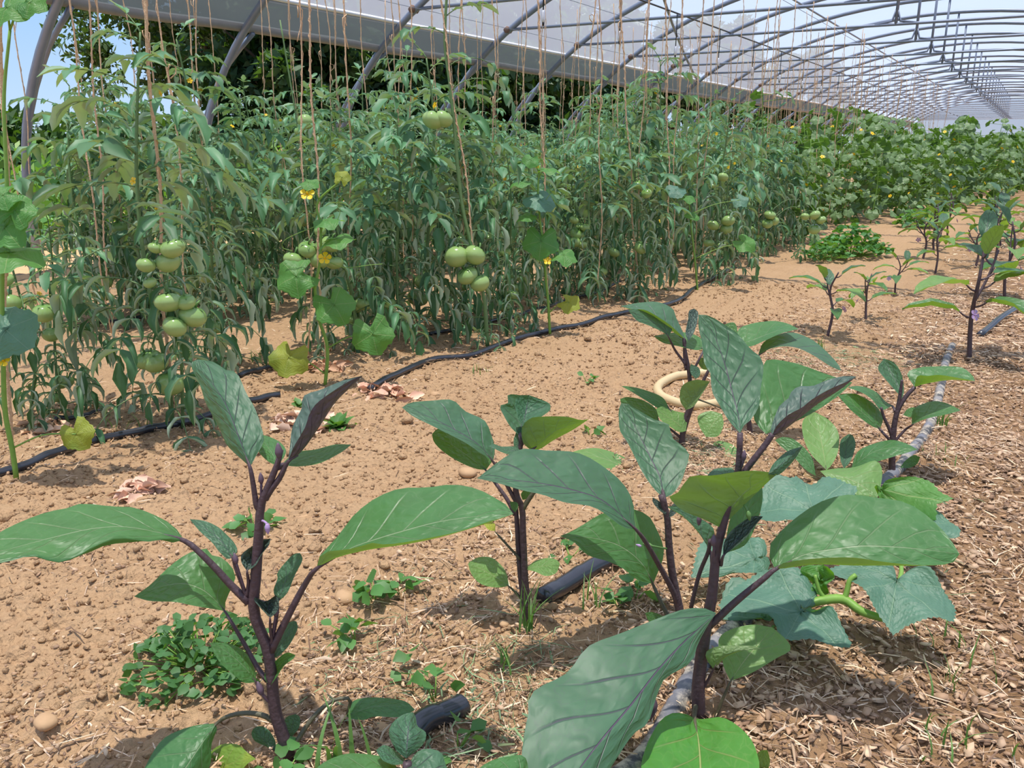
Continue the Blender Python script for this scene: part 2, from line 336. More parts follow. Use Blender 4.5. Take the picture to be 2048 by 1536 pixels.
# ------------------------------------------------------------------ the tunnel
AX, AZ, AA, AB = -1.8, .5, 5.85, 3.15
def ell(th): return AX - AA * math.cos(th), AZ + AB * math.sin(th)
tie_s = (2.5 - AZ) / AB; tie_c = math.sqrt(1 - tie_s ** 2)
TX0, TX1 = AX - AA * tie_c, AX + AA * tie_c
ORD = ['first', 'second', 'third', 'fourth', 'fifth', 'sixth', 'seventh', 'eighth']
def hoops():
    hb = MB(); pts = [(AX - AA, 0, -.1)] + [(ell(t)[0], 0, ell(t)[1]) for t in np.linspace(0.02, math.pi - .02, 49)] + [(AX + AA, 0, -.1)]
    tube(hb, pts, .038, 8); me_h = hb.mesh('hoop', M['pipe'])
    tb = MB(); tube(tb, [(TX0, 0, 2.5), (AX, 0, 2.5), (TX1, 0, 2.5)], .019, 6, 5); me_t = tb.mesh('tie_bar', M['pipe'])
    kb = MB(); tube(kb, [(AX, 0, 2.5), (AX, 0, AZ + AB)], .022, 6); tube(kb, [(AX - .28, 0, 2.5), (AX - .05, 0, 2.54), (AX, 0, 2.7)], .016, 5); tube(kb, [(AX + .28, 0, 2.5), (AX + .05, 0, 2.54), (AX, 0, 2.7)], .016, 5)
    me_k = kb.mesh('king_post', M['pipe'])
    cb = MB(); tube(cb, [(TX0 - .02, -.05, 2.5), (TX0 - .02, .05, 2.5)], .045, 7); me_c = cb.mesh('clamp', M['rust'])
    bb = MB(); tube(bb, [(-6.86, .12, 2.08), (-7.35, .16, 1.75), (-7.85, .2, 1.1), (-8.15, .2, -.1)], .026, 7, 12); me_b = bb.mesh('side_brace', M['pipe'])
    for i in range(0, 27):
        y = 4.28 + 2.08 * i + (.16 if i == 0 else 0)
        if i < 8: lb = 'grey steel tunnel hoop with tie bar, %s one to the right of the left edge' % ORD[i] if i else 'thick grey steel hoop rising beside the gap of sky at the top left'
        else: lb = 'thin grey steel hoop in the far half of the tunnel'
        r = thing('tunnel_hoop', (0, y, 0), lb, 'hoop', 'steel hoops of the tunnel')
        link('hoop', me_h, r); link('tie_bar', me_t, r); link('king_post', me_k, r); link('clamp', me_c, r); link('side_brace', me_b, r)
    def run(name, P, rad, m, lb, cat, n=30):
        mb = MB(); tube(mb, P, rad, 6, n); tag(mb.link(name, m), lb, cat)
    for X, s in ((-3.9, 'left'),):
        th = math.acos((AX - X) / AA); z = ell(th)[1] - .07
        run('purlin_pipe', [(X, -3, z), (X, 58, z)], .017, M['pipe'], 'thin grey purlin pipe between the ridge and the side curtain', 'pipe')
    # diagonal wind brace under the film, over five bays
    P = []
    for k in range(21):
        f = k / 20; th = .62 + .62 * (1 - f); x, z = AX - (AA - .07) * math.cos(th), AZ + (AB - .07) * math.sin(th); P.append((x, 8.4 + 10.4 * f, z))
    run('wind_brace', P, .022, M['pipe'], 'diagonal grey brace pipe crossing the hoops under the film', 'brace')
    # roof film and end wall
    th = np.linspace(.615, math.pi - .615, 48); ys = np.linspace(-3, 58, 60); V = []
    for y in ys:
        for t in th: V.append((AX - (AA + .045) * math.cos(t), y, AZ + (AB + .045) * math.sin(t)))
    tag(link('ceiling', new_mesh('ceiling', V, grid_faces(60, 48), M['film'])), 'whitish translucent film roof of the tunnel', 'film roof', kind='structure')
    V = [(AX, 58, 0)]; t2 = np.linspace(0, math.pi, 40)
    for t in t2: V.append((ell(t)[0], 58, max(0, ell(t)[1])))
    tag(link('wall_far', new_mesh('wall_far', V, [(0, k + 1, k) for k in range(1, 40)], M['film'])), 'white film end wall far down the tunnel', 'wall', kind='structure')
    # side curtain: strip with shade put into its dark colour, seam above, rolled tube below
    for side, nm in ((1, 'beside the tomatoes'), (-1, 'on the far side of the path')):
        r = thing('side_curtain', (0, 0, 0), 'grey rolled-up film side curtain running along the tunnel ' + nm, 'curtain')
        V = []; ys = np.arange(-3, 58.1, .35)
        for y in ys:
            for k in range(5):
                t = .535 + (.625 - .535) * k / 4; wob = .02 * math.sin(y * 3.1 + k) * (4 - k) / 4
                V.append((AX - side * ((AA + .05) * math.cos(t) + wob), y, AZ + (AB + .05) * math.sin(t)))
        link('curtain_film', new_mesh('curtain_film', V, grid_faces(len(ys), 5), M['valance']), r)
        def edge(name, t, rad, m, amp):
            mb = MB(); P = [(AX - side * ((AA + .05) * math.cos(t)), y, AZ + (AB + .05) * math.sin(t) + amp * math.sin(y * 2.7) * math.sin(y * .9)) for y in np.arange(-3, 58.1, .5)]
            tube(mb, P, rad, 7); mb.link(name, m, r)
        edge('rolled_edge', .53, .045, M['roll'], .012); edge('seam_batten', .627, .022, M['white'], .004)
hoops()

# ------------------------------------------------------------------ trees and field beyond the open side
def leaf_cloud(rng, centres, radii, n, size, tint0, squash=1.0):
    """many small folded leaves gathered in clumps"""
    c = rng.integers(0, len(centres), n); d = rng.normal(size=(n, 3)); d /= np.linalg.norm(d, axis=1)[:, None]
    P = centres[c] + d * (radii[c] * (rng.random(n) ** .35))[:, None] * np.array([1, 1, squash])
    a = rng.normal(size=(n, 3)); a /= np.linalg.norm(a, axis=1)[:, None]
    b = np.cross(a, rng.normal(size=(n, 3))); b /= np.linalg.norm(b, axis=1)[:, None]; nn = np.cross(a, b)
    s = size * (.6 + .8 * rng.random(n))[:, None]
    V = np.stack([P - a * s, P + b * s * .42 + nn * s * .15, P + a * s, P - b * s * .42 + nn * s * .15], 1).reshape(-1, 3)
    Fc = np.arange(n * 4).reshape(n, 4)
    t = (.75 + .5 * rng.random(n))[:, None] * np.asarray(tint0); return V, Fc, np.repeat(t, 4, 0)
def trees():
    rng = np.random.default_rng(3); protos = []
    for kind, (zlo, zhi, rad, n) in enumerate(((2.25, 7.0, 4.9, 26000), (0.4, 7.0, 2.6, 12000), (0.1, 4.6, 2.3, 9000))):
        k = 34 if kind else 110; ph = rng.random(k) * 6.28; rr = rad * np.sqrt(rng.random(k)); z = zlo + .5 + (zhi - zlo - .5) * (rng.random(k) if kind else rng.random(k) ** .7)
        rr *= np.clip(1.15 - np.abs((z - zlo) / (zhi - zlo) - .4) * .9, .4, 1)
        ce = np.stack([rr * np.cos(ph), rr * np.sin(ph), z], 1); ra = .45 + .45 * rng.random(k)
        V, Fc, T = leaf_cloud(rng, ce, ra, n, .17 if kind else .13, (1, 1, 1))
        V[:, 2] = np.maximum(V[:, 2], zlo - .35)
        mc = new_mesh('crown', V, Fc, M['tree'], col=T)
        tb = MB(); tube(tb, [(0, 0, -.1), (.08, .05, 1.2), (0, 0, max(zlo, 2.2) + .6), (.1, -.1, zhi * .75)], [.17, .13, .1, .03], 8, 10)
        for q in range(5):
            a = q * 1.3; tube(tb, [(0, 0, max(zlo, 1.6) + .2 * q), (.8 * math.cos(a), .8 * math.sin(a), max(zlo, 1.8) + .5 + .3 * q), (1.8 * math.cos(a), 1.8 * math.sin(a), max(zlo, 2) + .9 + .4 * q)], [.07, .05, .02], 5, 7)
        protos.append((mc, tb.mesh('trunk', M['bark'])))
    LB = ('tall tree with a high dark crown, pale sky under its branches', 'dense dark green tree standing behind the tomato rows', 'low bushy dark hedge tree beyond the open tunnel side')
    spots = [(-16.5, 4.0, 0), (-20.5, 5.0, 0), (-17.2, 17.6, 0), (-21.5, 18.5, 0), (-15.5, 17.4, 1), (-16.5, 21.0, 1), (-15.6, 24.6, 1), (-16.8, 28.5, 1), (-15.5, 33, 1),
             (-16.8, 45, 1), (-16, 51, 1), (-17, 57, 1), (-15.2, 15.6, 2), (-15.0, 19.5, 2), (-14.8, 26.5, 2), (-14.8, 30.5, 2), (-22, 37.5, 2), (-16, 66, 1), (-16, 76, 1)]
    for i, (x, y, k) in enumerate(spots):
        r = thing('broadleaf_tree', (x, y, 0), LB[k], 'tree', 'trees beyond the open side of the tunnel' if k else 'high-crowned trees before the sky')
        r.rotation_euler = (0, 0, rng.random() * 6.28); s = .92 + .16 * rng.random() if k else 1.0; r.scale = (s, s, s) if k else (1.0, 1.0, 1.0)
        link('crown', protos[k][0], r); link('trunk', protos[k][1], r)
    # low hedge under the sky gap and rough weeds of the field
    def growth(name, x0, x1, y0, y1, h0, h1, n, size, tint, label, cat):
        k = 260; ce = np.stack([x0 + (x1 - x0) * rng.random(k), y0 + (y1 - y0) * rng.random(k), np.zeros(k)], 1); ce[:, 2] = h0 + (h1 - h0) * rng.random(k)
        V, Fc, T = leaf_cloud(rng, ce, .35 + .25 * rng.random(k), n, size, tint); V[:, 2] = np.abs(V[:, 2])
        tag(link(name, new_mesh(name, V, Fc, M['weed' if tint[0] > .9 else 'tree'], col=T)), label, cat, kind='stuff')
    growth('hedge_growth', -17.5, -15.5, 2, 15.5, .3, 1.35, 11000, .15, (.8, .9, .8), 'low dark hedge running under the pale sky at the left', 'hedge')
    growth('field_weeds', -14, -9.2, 5, 34, .1, .75, 15000, .10, (1.15, 1.05, .8), 'sunlit yellowish green weeds growing in the field beyond the tunnel hoops', 'weeds')
    growth('field_crop', -9.2, -8.2, 4, 40, .05, .45, 7000, .09, (.95, 1.0, .9), 'low green crop growing just outside the tunnel hoops', 'crop')
    for i, (px, py) in enumerate(((430, 366), (800, 318))):
        c = gnd(px, py); V = [(dx * .45, dy, .03 + .03 * math.sin(dy * 9) * math.cos(dx * 3)) for dy in np.linspace(-2.2, 2.2, 40) for dx in (-1, -.5, 0, .5, 1)]
        tag(link('mulch_film', new_mesh('mulch_film', V, grid_faces(40, 5), M['mulch']), None, c), ('shiny grey mulch film strip on the ground at the left behind the tomatoes', 'shiny grey mulch film strip on the ground behind the middle tomatoes')[i], 'mulch film')
trees()

# ------------------------------------------------------------------ tomatoes
def leaflet(mb, base, d, up, L, W, curl, droop, tint, rng, n=6, m=5):
    """one leaflet rolled up along its length; d = direction, up = its top side"""
    d = nrm(d); up = nrm(np.asarray(up) - d * np.dot(up, d)); s = np.cross(d, up); V = []; U = []; p = np.asarray(base, float)
    tw = rng.uniform(-1.3, 1.3)
    for i in range(n):
        t = i / (n - 1); w = W * (math.sin(math.pi * min(.02 + t, 1) ** .75) ** .8 * .96 + .04) * (1 + .2 * math.sin(i * 2.6 + tw * 9))
        c = curl * (.65 + .35 * t); R = w / max(c, .05)
        for j in range(m):
            f = (j / (m - 1) - .5) * 2 * c; V.append(p + s * R * math.sin(f) + up * R * (1 - math.cos(f))); U.append((t, j / (m - 1)))
        p = p + d * L / (n - 1); g = np.array([0, 0, -1.0]); ax = np.cross(d, g)
        if np.linalg.norm(ax) > .05:
            R_ = Matrix.Rotation(droop / n, 3, Vector(nrm(ax))); d = np.array(R_ @ Vector(d)); up = np.array(R_ @ Vector(up)); 
        R_ = Matrix.Rotation(tw / n, 3, Vector(d)); up = np.array(R_ @ Vector(up)); s = np.cross(d, up)
    mb.add(V, grid_faces(n, m), U, tint)
def tom_leaf(mb, st, base, az, L, rise, droop, curl, size, rng, tone=1.0, pairs=3):
    """compound leaf: arched rachis with paired rolled leaflets"""
    n = 9; p = np.asarray(base, float); d = np.array([math.cos(az) * math.cos(rise), math.sin(az) * math.cos(rise), math.sin(rise)]); P = [p]; D = [d]
    for i in range(n - 1):
        p = p + d * L / (n - 1); ax = np.cross(d, (0, 0, -1.0))
        if np.linalg.norm(ax) > .08: d = np.array(Matrix.Rotation(droop / n, 3, Vector(nrm(ax))) @ Vector(d))
        P.append(p); D.append(d)
    tube(st, P, [.0028, .0012], 4)
    side0 = np.array([-math.sin(az), math.cos(az), 0])
    ks = np.linspace(2.4, 7.4, pairs)
    for q, kk in enumerate(ks):
        k = int(round(kk)); 
        for sg in (-1, 1):
            dd = nrm(D[k] * .55 + side0 * sg * .85 + rng.normal(size=3) * .15); up = nrm(np.cross(dd, np.cross((0, 0, 1.0), dd)) + .25 * rng.normal(size=3))
            l = size * (.75 + .3 * rng.random()) * (.8 + .2 * q)
            leaflet(mb, P[k], dd, up, l, l * (.20 if curl > 1.6 else .23), curl * rng.uniform(.7, 1.25), droop * rng.uniform(.7, 1.3), np.array([1, 1, 1]) * tone * rng.uniform(.8, 1.2), rng)
    up = nrm(np.cross(D[-1], np.cross((0, 0, 1.0), D[-1])) + .15 * rng.normal(size=3)) if abs(D[-1][2]) < .98 else np.array([math.cos(az), math.sin(az), 0])
    leaflet(mb, P[-1], D[-1], up, size * 1.2, size * .32, curl, droop * .6, np.array([1, 1, 1]) * tone * rng.uniform(.85, 1.15), rng)
def calyx_mesh(R):
    mb = MB()
    for k in range(5):
        a = 2 * math.pi * k / 5; d = np.array([math.cos(a), math.sin(a), 0]); s = np.array([-d[1], d[0], 0])
        mb.add([s * .12 * R - [0, 0, 0], d * .55 * R + s * .12 * R + [0, 0, .06 * R], d * .95 * R - [0, 0, .02 * R], d * .55 * R - s * .12 * R + [0, 0, .06 * R], -s * .12 * R], [(0, 1, 2, 3, 4)])
    tube(mb, [(0, 0, -.1 * R), (0, 0, .35 * R), (.15 * R, 0, .6 * R)], .09 * R, 5)
    return mb.mesh('calyx', M['calyx'])
FRU = []
for _i, (_rb, _am, _sq) in enumerate(((6, .05, .78), (8, .07, .72), (5, .03, .86))):
    _mb = MB(); ribs_sphere(_mb, (0, 0, 0), 1.0, _sq, _rb, .16, (0, 0, 1), _am); FRU.append(_mb.mesh('tomato', M['fruit']))
CALYX = calyx_mesh(1.0)
def add_fruit(par, P, R, rng, tilt=.35):
    f = link('tomato', FRU[rng.integers(0, 3)], par, P); f.scale = (R, R, R); f.rotation_euler = (rng.uniform(-tilt, tilt), rng.uniform(-tilt, tilt), rng.uniform(0, 6.28))
    c = link('calyx', CALYX, f, (0, 0, .60)); return f
def flower_mesh(R=.013, m='petal'):
    mb = MB()
    for k in range(5):
        a = 2 * math.pi * k / 5; d = np.array([math.cos(a), math.sin(a), 0]); s = np.array([-d[1], d[0], 0]); z = np.array([0, 0, 1.0])
        mb.add([0 * d, d * R * .35 + s * R * .2 + z * R * .2, d * R * .72 + s * R * .42 + z * R * .26, d * R * .97 + s * R * .16 + z * R * .18, d * R * .97 - s * R * .16 + z * R * .18, d * R * .72 - s * R * .42 + z * R * .26, d * R * .35 - s * R * .2 + z * R * .2, d * R * .6 + z * R * .16], [(0, 1, 7), (1, 2, 7), (2, 3, 7), (3, 4, 7), (4, 5, 7), (5, 6, 7), (6, 0, 7)])
    tube(mb, [(0, 0, 0), (0, 0, R * .55)], [R * .16, R * .08], 6)
    return mb.mesh('flower', M[m])
TFLOW = flower_mesh()
def make_tomato(seed, Ht=1.45, nleaf=24, low=.05, fruits=4, flowers=3, lean=(0, 0), stem=None, parts=True, size=.095, name='tomato_plant', fol='tom', mult=1.0):
    rng = np.random.default_rng(seed); r = link(name, None)
    if stem is None:
        k = 7; P = np.array([(lean[0] * t + .03 * math.sin(t * 5 + seed) * (t > 0), lean[1] * t + .03 * math.cos(t * 4 + seed) * (t > 0), Ht * t - .02 * (t == 0)) for t in np.linspace(0, 1, k)])
    else: P = np.asarray(stem, float)
    S = cr(P, 40); sb = MB(); tube(sb, S, [.0085, .007, .006, .003], 7); fb = MB()
    for i in range(nleaf):
        t = low + (1 - low) * (i + .5 * rng.random()) / nleaf; p = S[int(min(39, t * 39))]; az = i * 2.4 + rng.normal() * .4; lo = t < .55
        L = (.33 if lo else .28) * (1 - .55 * max(0, t - .72) / .28) * rng.uniform(.8, 1.15)
        tom_leaf(fb, sb, p, az, L, rng.uniform(.15, .6) + (.25 if t > .8 else 0), rng.uniform(1.6, 2.5) if lo else rng.uniform(.7, 1.7), (rng.uniform(1.9, 2.9) if lo else rng.uniform(.7, 1.9)) * mult,
                 size * (1 - .5 * max(0, t - .8) / .2), rng, rng.uniform(.8, 1.2) * (1.0 if t < .75 else 1.25), 4)
    tom_leaf(fb, sb, S[-1], rng.random() * 6, .08, 1.0, .4, .8, .05, rng, 1.3, 2)
    sb.link('stem', M['tom_stem'], r); fb.link('foliage', M[fol], r)
    for q in range(fruits):
        t = (.28, .3, .27, .52, .5, .26, .72)[q % 7]; p = S[int(t * 39)]; az = seed * 1.7 + (q // 3) * 2 + .5 * q; R = rng.uniform(.032, .046)
        add_fruit(r, p + np.array([math.cos(az) * .06, math.sin(az) * .06, -.05 - .04 * (q % 3)]), R, rng)
    for q in range(flowers):
        t = (.86, .84, .66)[q % 3]; p = S[int(t * 39)]; az = seed + q * 2.1
        f = link('flower', TFLOW, r, p + np.array([math.cos(az) * .07, math.sin(az) * .07, .02])); f.rotation_euler = (rng.uniform(-1.4, 1.4), rng.uniform(-1.4, 1.4), 0)
    return r
PROT = [make_tomato(11 + k, 1.0 + .07 * (k % 4), 32 + k % 3, .05, (4, 2, 5, 3, 0, 4)[k % 6], (3, 2, 1, 3)[k % 4], (.05 * math.cos(k * 2), .05 * math.sin(k * 2))) for k in range(8)]
YOUNG = [make_tomato(41 + k, 1.65 + .15 * k, 26, .08, 3, 3, (.06, .04 * k)) for k in range(2)]
used_p = set()
def put_tomato(k, P, rz, s, label, group, pool=PROT):
    r = pool[k % len(pool)]
    loc = (P[0], P[1], float(gz(P[0], P[1])))
    if r.name not in used_p:
        o = r; used_p.add(r.name); dummy = dup(r, loc, rz, s); o = dummy
    else: o = dup(r, loc, rz, s)
    return tag(o, label, 'tomato plant', group)
def rows():
    rng = np.random.default_rng(8); k = 0
    # front row, the plants one can tell apart
    near = [((136, 842), 0, .74, 'thin tomato plant with wilted rolled leaves beside the left cucumber vine'),
            ((345, 850), 3, 1.12, 'tomato plant with curled leaves over the drip hose, left of the upright eggplant leaf'),
            ((430, 735), 2, .95, 'curly tomato plant half hidden behind the second front plant from the left'),
            ((742, 640), 1, 1.0, 'curly tomato plant between the flowering cucumber vine and the tall bare-stemmed tomato'),
            ((1020, 655), 5, .9, 'curly tomato plant close behind the right of the tall bare-stemmed tomato'),
            ((1275, 588), 4, 1.05, 'tomato plant with curled leaves where the drip hose reaches the middle eggplant leaves'),
            ((1185, 600), 6, .95, 'tomato plant with wilted leaves right of the second cucumber vine'),
            ((1440, 560), 7, 1.08, 'tomato plant with pale fruit cluster where the drip hose ends at the right')]
    for (px, kk, s, lb) in near:
        g = gnd(*px); put_tomato(kk, g, rng.random() * 6.28, s, lb, 'tomato plants of the front row')
    y = 7.4
    while y < 9.6:
        put_tomato(k, (-2.25 + rng.normal() * .06, y), rng.random() * 6.28, rng.uniform(.95, 1.15), 'curly tomato plant in the front row beyond the end of the visible drip hose', 'front row tomatoes far along'); k += 1; y += .42
    for X, y0, y1, st, lb, gp, sc_ in ((-2.85, 3.2, 10.5, .40, 'curly tomato plant in the row just behind the front drip hose', 'tomatoes of the second row', 1.0),
                                       (-4.15, 3.0, 17, .42, 'tomato plant in the middle bed behind the first path', 'tomatoes at the front of the middle bed', 1.02),
                                       (-4.62, 2.9, 19, .44, 'tomato plant at the back of the middle bed', 'tomatoes at the back of the middle bed', 1.05),
                                       (-5.85, 4.0, 22, .5, 'tomato plant in the bed next to the side curtain', 'tomatoes by the side curtain', 1.08),
                                       (-6.35, 4.2, 24, .55, 'tomato plant under the edge of the side curtain', 'tomatoes under the curtain edge', 1.05)):
        y = y0
        while y < y1:
            put_tomato(k, (X + rng.normal() * .07, y + rng.normal() * .05), rng.random() * 6.28, (rng.uniform(.86, 1.12) if rng.random() > .16 else rng.uniform(1.25, 1.5)) * sc_, lb, gp); k += 3 + (rng.random() > .5); y += st * rng.uniform(.8, 1.2)
    put_tomato(0, gnd(555, 560), 1.0, .86, 'tall tomato plant with a yellow flower behind the flowering cucumber vine', 'tall tomato plants', YOUNG)
    put_tomato(1, gnd(275, 625), 3.0, .80, 'tall leafy tomato plant at the left whose top crosses the sky gap', 'tall tomato plants', YOUNG)
rows()
# the tall bare-stemmed plant in the middle, and clusters of fruit one can make out
def special_tomato():
    B = gnd(975, 690); pl = Plumb(B); S = [pl.p(x, y) - B for x, y in ((975, 692), (968, 600), (945, 500), (926, 420), (917, 350), (910, 270), (900, 170), (890, 90), (893, 0), (900, -70))]
    rng = np.random.default_rng(77); r = thing('tomato_plant', B, 'tallest tomato plant, long bare stem and green tomatoes clustered at its foot', 'tomato plant', 'tomato plants of the front row')
    S = cr(S, 50); sb = MB(); tube(sb, S, [.012, .010, .009, .008, .006], 8); fb = MB()
    def lf(x, y, az, L, rise, droop, curl, size=.08, tone=1.0, pr=3):
        i = int(np.argmin([abs(proj_y(S[q] + B) - y) for q in range(50)])); tom_leaf(fb, sb, S[i], az, L, rise, droop, curl, size, rng, tone, pr)
    A = YAW  # azimuth of image right in the ground plane
    for y, a, L, ri, dr, cu in ((640, 2.9, .3, .1, 2.4, 2.2), (650, .2, .26, .1, 2.4, 2.2), (665, 1.6, .24, .2, 2.5, 2.4), (668, 4.4, .26, .1, 2.4, 2.3), (672, 3.6, .24, 0, 2.5, 2.4), (660, 5.4, .22, .1, 2.6, 2.4), (675, .9, .2, 0, 2.6, 2.5),
                                (500, 3.3, .26, .3, 2.0, 2.0), (470, .2, .28, .2, 2.2, 2.0), (440, 3.0, .3, .4, 2.0, 2.0), (395, .1, .3, .5, 1.9, 1.8), (340, 3.2, .26, .4, 1.8, 1.6), (290, .15, .36, .55, 2.1, 1.4), (260, 3.0, .22, .3, 1.5, 1.5), (180, .05, .34, .75, 2.2, .9), (130, .3, .36, .6, 2.2, .8), (60, 3.1, .2, .5, 1.2, 1), (40, .4, .2, .7, 1, 1)):
        lf(0, y, A + a, L, ri, dr, cu)
    sb.link('stem', M['tom_stem'], r); fb.link('foliage', M['tom'], r)
    for x, y, R in ((913, 513, 25), (950, 510, 22), (935, 551, 22), (960, 566, 20), (866, 240, 22), (886, 238, 20)):
        d = pl.d(y) - .05; add_fruit(r, at(x, y, d) - B, R / F * d, rng, .5)
def proj_y(P): q = np.asarray(P) - CAM; return CY - F * (UP @ q) / (FW @ q)
special_tomato()
def clusters():
    rng = np.random.default_rng(5)
    # bunches of fruit on front plants, each bunch a plant shoot of its own
    data = [('bunch of green tomatoes low on the left, right above the upright eggplant leaf', (366, 856), [(345, 497, 24), (336, 524, 24), (292, 530, 19), (311, 496, 15), (337, 604, 28), (385, 632, 28), (350, 653, 24), (372, 604, 19), (300, 565, 14), (355, 490, 16)], (335, 470), (360, 690)),
            ('bunch of green tomatoes at the left edge over the thin plant', (60, 842), [(20, 606, 22), (50, 628, 16), (88, 626, 22), (12, 560, 16)], (20, 520), (70, 700)),
            ('bunch of green tomatoes behind the flowering cucumber vine', (640, 700), [(588, 520, 22), (616, 499, 20), (640, 518, 22), (660, 488, 20), (640, 462, 12), (668, 525, 19), (645, 492, 15)], (650, 430), (655, 690)),
            ('pale tomato hanging high on the tall stem left of the middle', (660, 640), [(612, 243, 17), (597, 262, 9)], (560, 40), (660, 640)),
            ('pale green tomatoes behind the second cucumber vine', (1160, 590), [(1155, 467, 15), (1150, 484, 12), (1165, 490, 10), (1148, 440, 10), (1170, 455, 10)], (1150, 400), (1160, 590)),
            ('green tomatoes strung on the right of the second cucumber vine', (1290, 585), [(1283, 495, 15), (1275, 370, 10), (1293, 387, 11), (1284, 365, 8), (1228, 505, 12)], (1270, 330), (1280, 585)),
            ('pale tomatoes low on the right front row above the drip hose', (1450, 556), [(1427, 450, 13), (1456, 441, 14), (1453, 457, 13), (1418, 486, 11), (1446, 354, 11), (1425, 372, 6)], (1440, 330), (1450, 556)),
            ('pale tomatoes farthest along the right front row', (1610, 520), [(1540, 430, 12), (1535, 447, 11), (1630, 430, 11), (1628, 458, 12), (1642, 440, 10), (1610, 433, 9), (1548, 442, 10)], (1600, 400), (1610, 520))]
    for lb, foot, fr, top, low in data:
        B = gnd(*foot); pl = Plumb(B); r = thing('tomato_plant', B, lb, 'tomato plant', 'fruiting tomato plants of the front row'); sb = MB()
        main = cr([pl.p(*foot), pl.p(*low) + np.array([.004, 0, 0]), pl.p((top[0] + low[0]) / 2, (top[1] + low[1]) / 2), pl.p(*top)], 20); tube(sb, main - B, [.007, .004], 6)
        fb = MB()
        for x, y, R in fr:
            d = pl.d(y) - .20 - .05 * rng.random(); P = at(x, y, d); rr = R / F * d; add_fruit(r, P - B, rr, rng, .5)
            q = main[int(np.argmin(np.linalg.norm(main - (P + [0, 0, rr * 1.6]), axis=1)))]
            tube(sb, np.array([q, (q + P) / 2 + [0, 0, rr * 1.2], P + [0, 0, rr * .55]]) - B, .0025, 4, 6)
        for k in range(7):
            q = main[2 + k * 2]; tom_leaf(fb, sb, q - B, k * 2.4, .2, .3, 2.0, 2.0, .07, rng)
        sb.link('stem', M['tom_stem'], r); fb.link('foliage', M['tom'], r)
clusters()

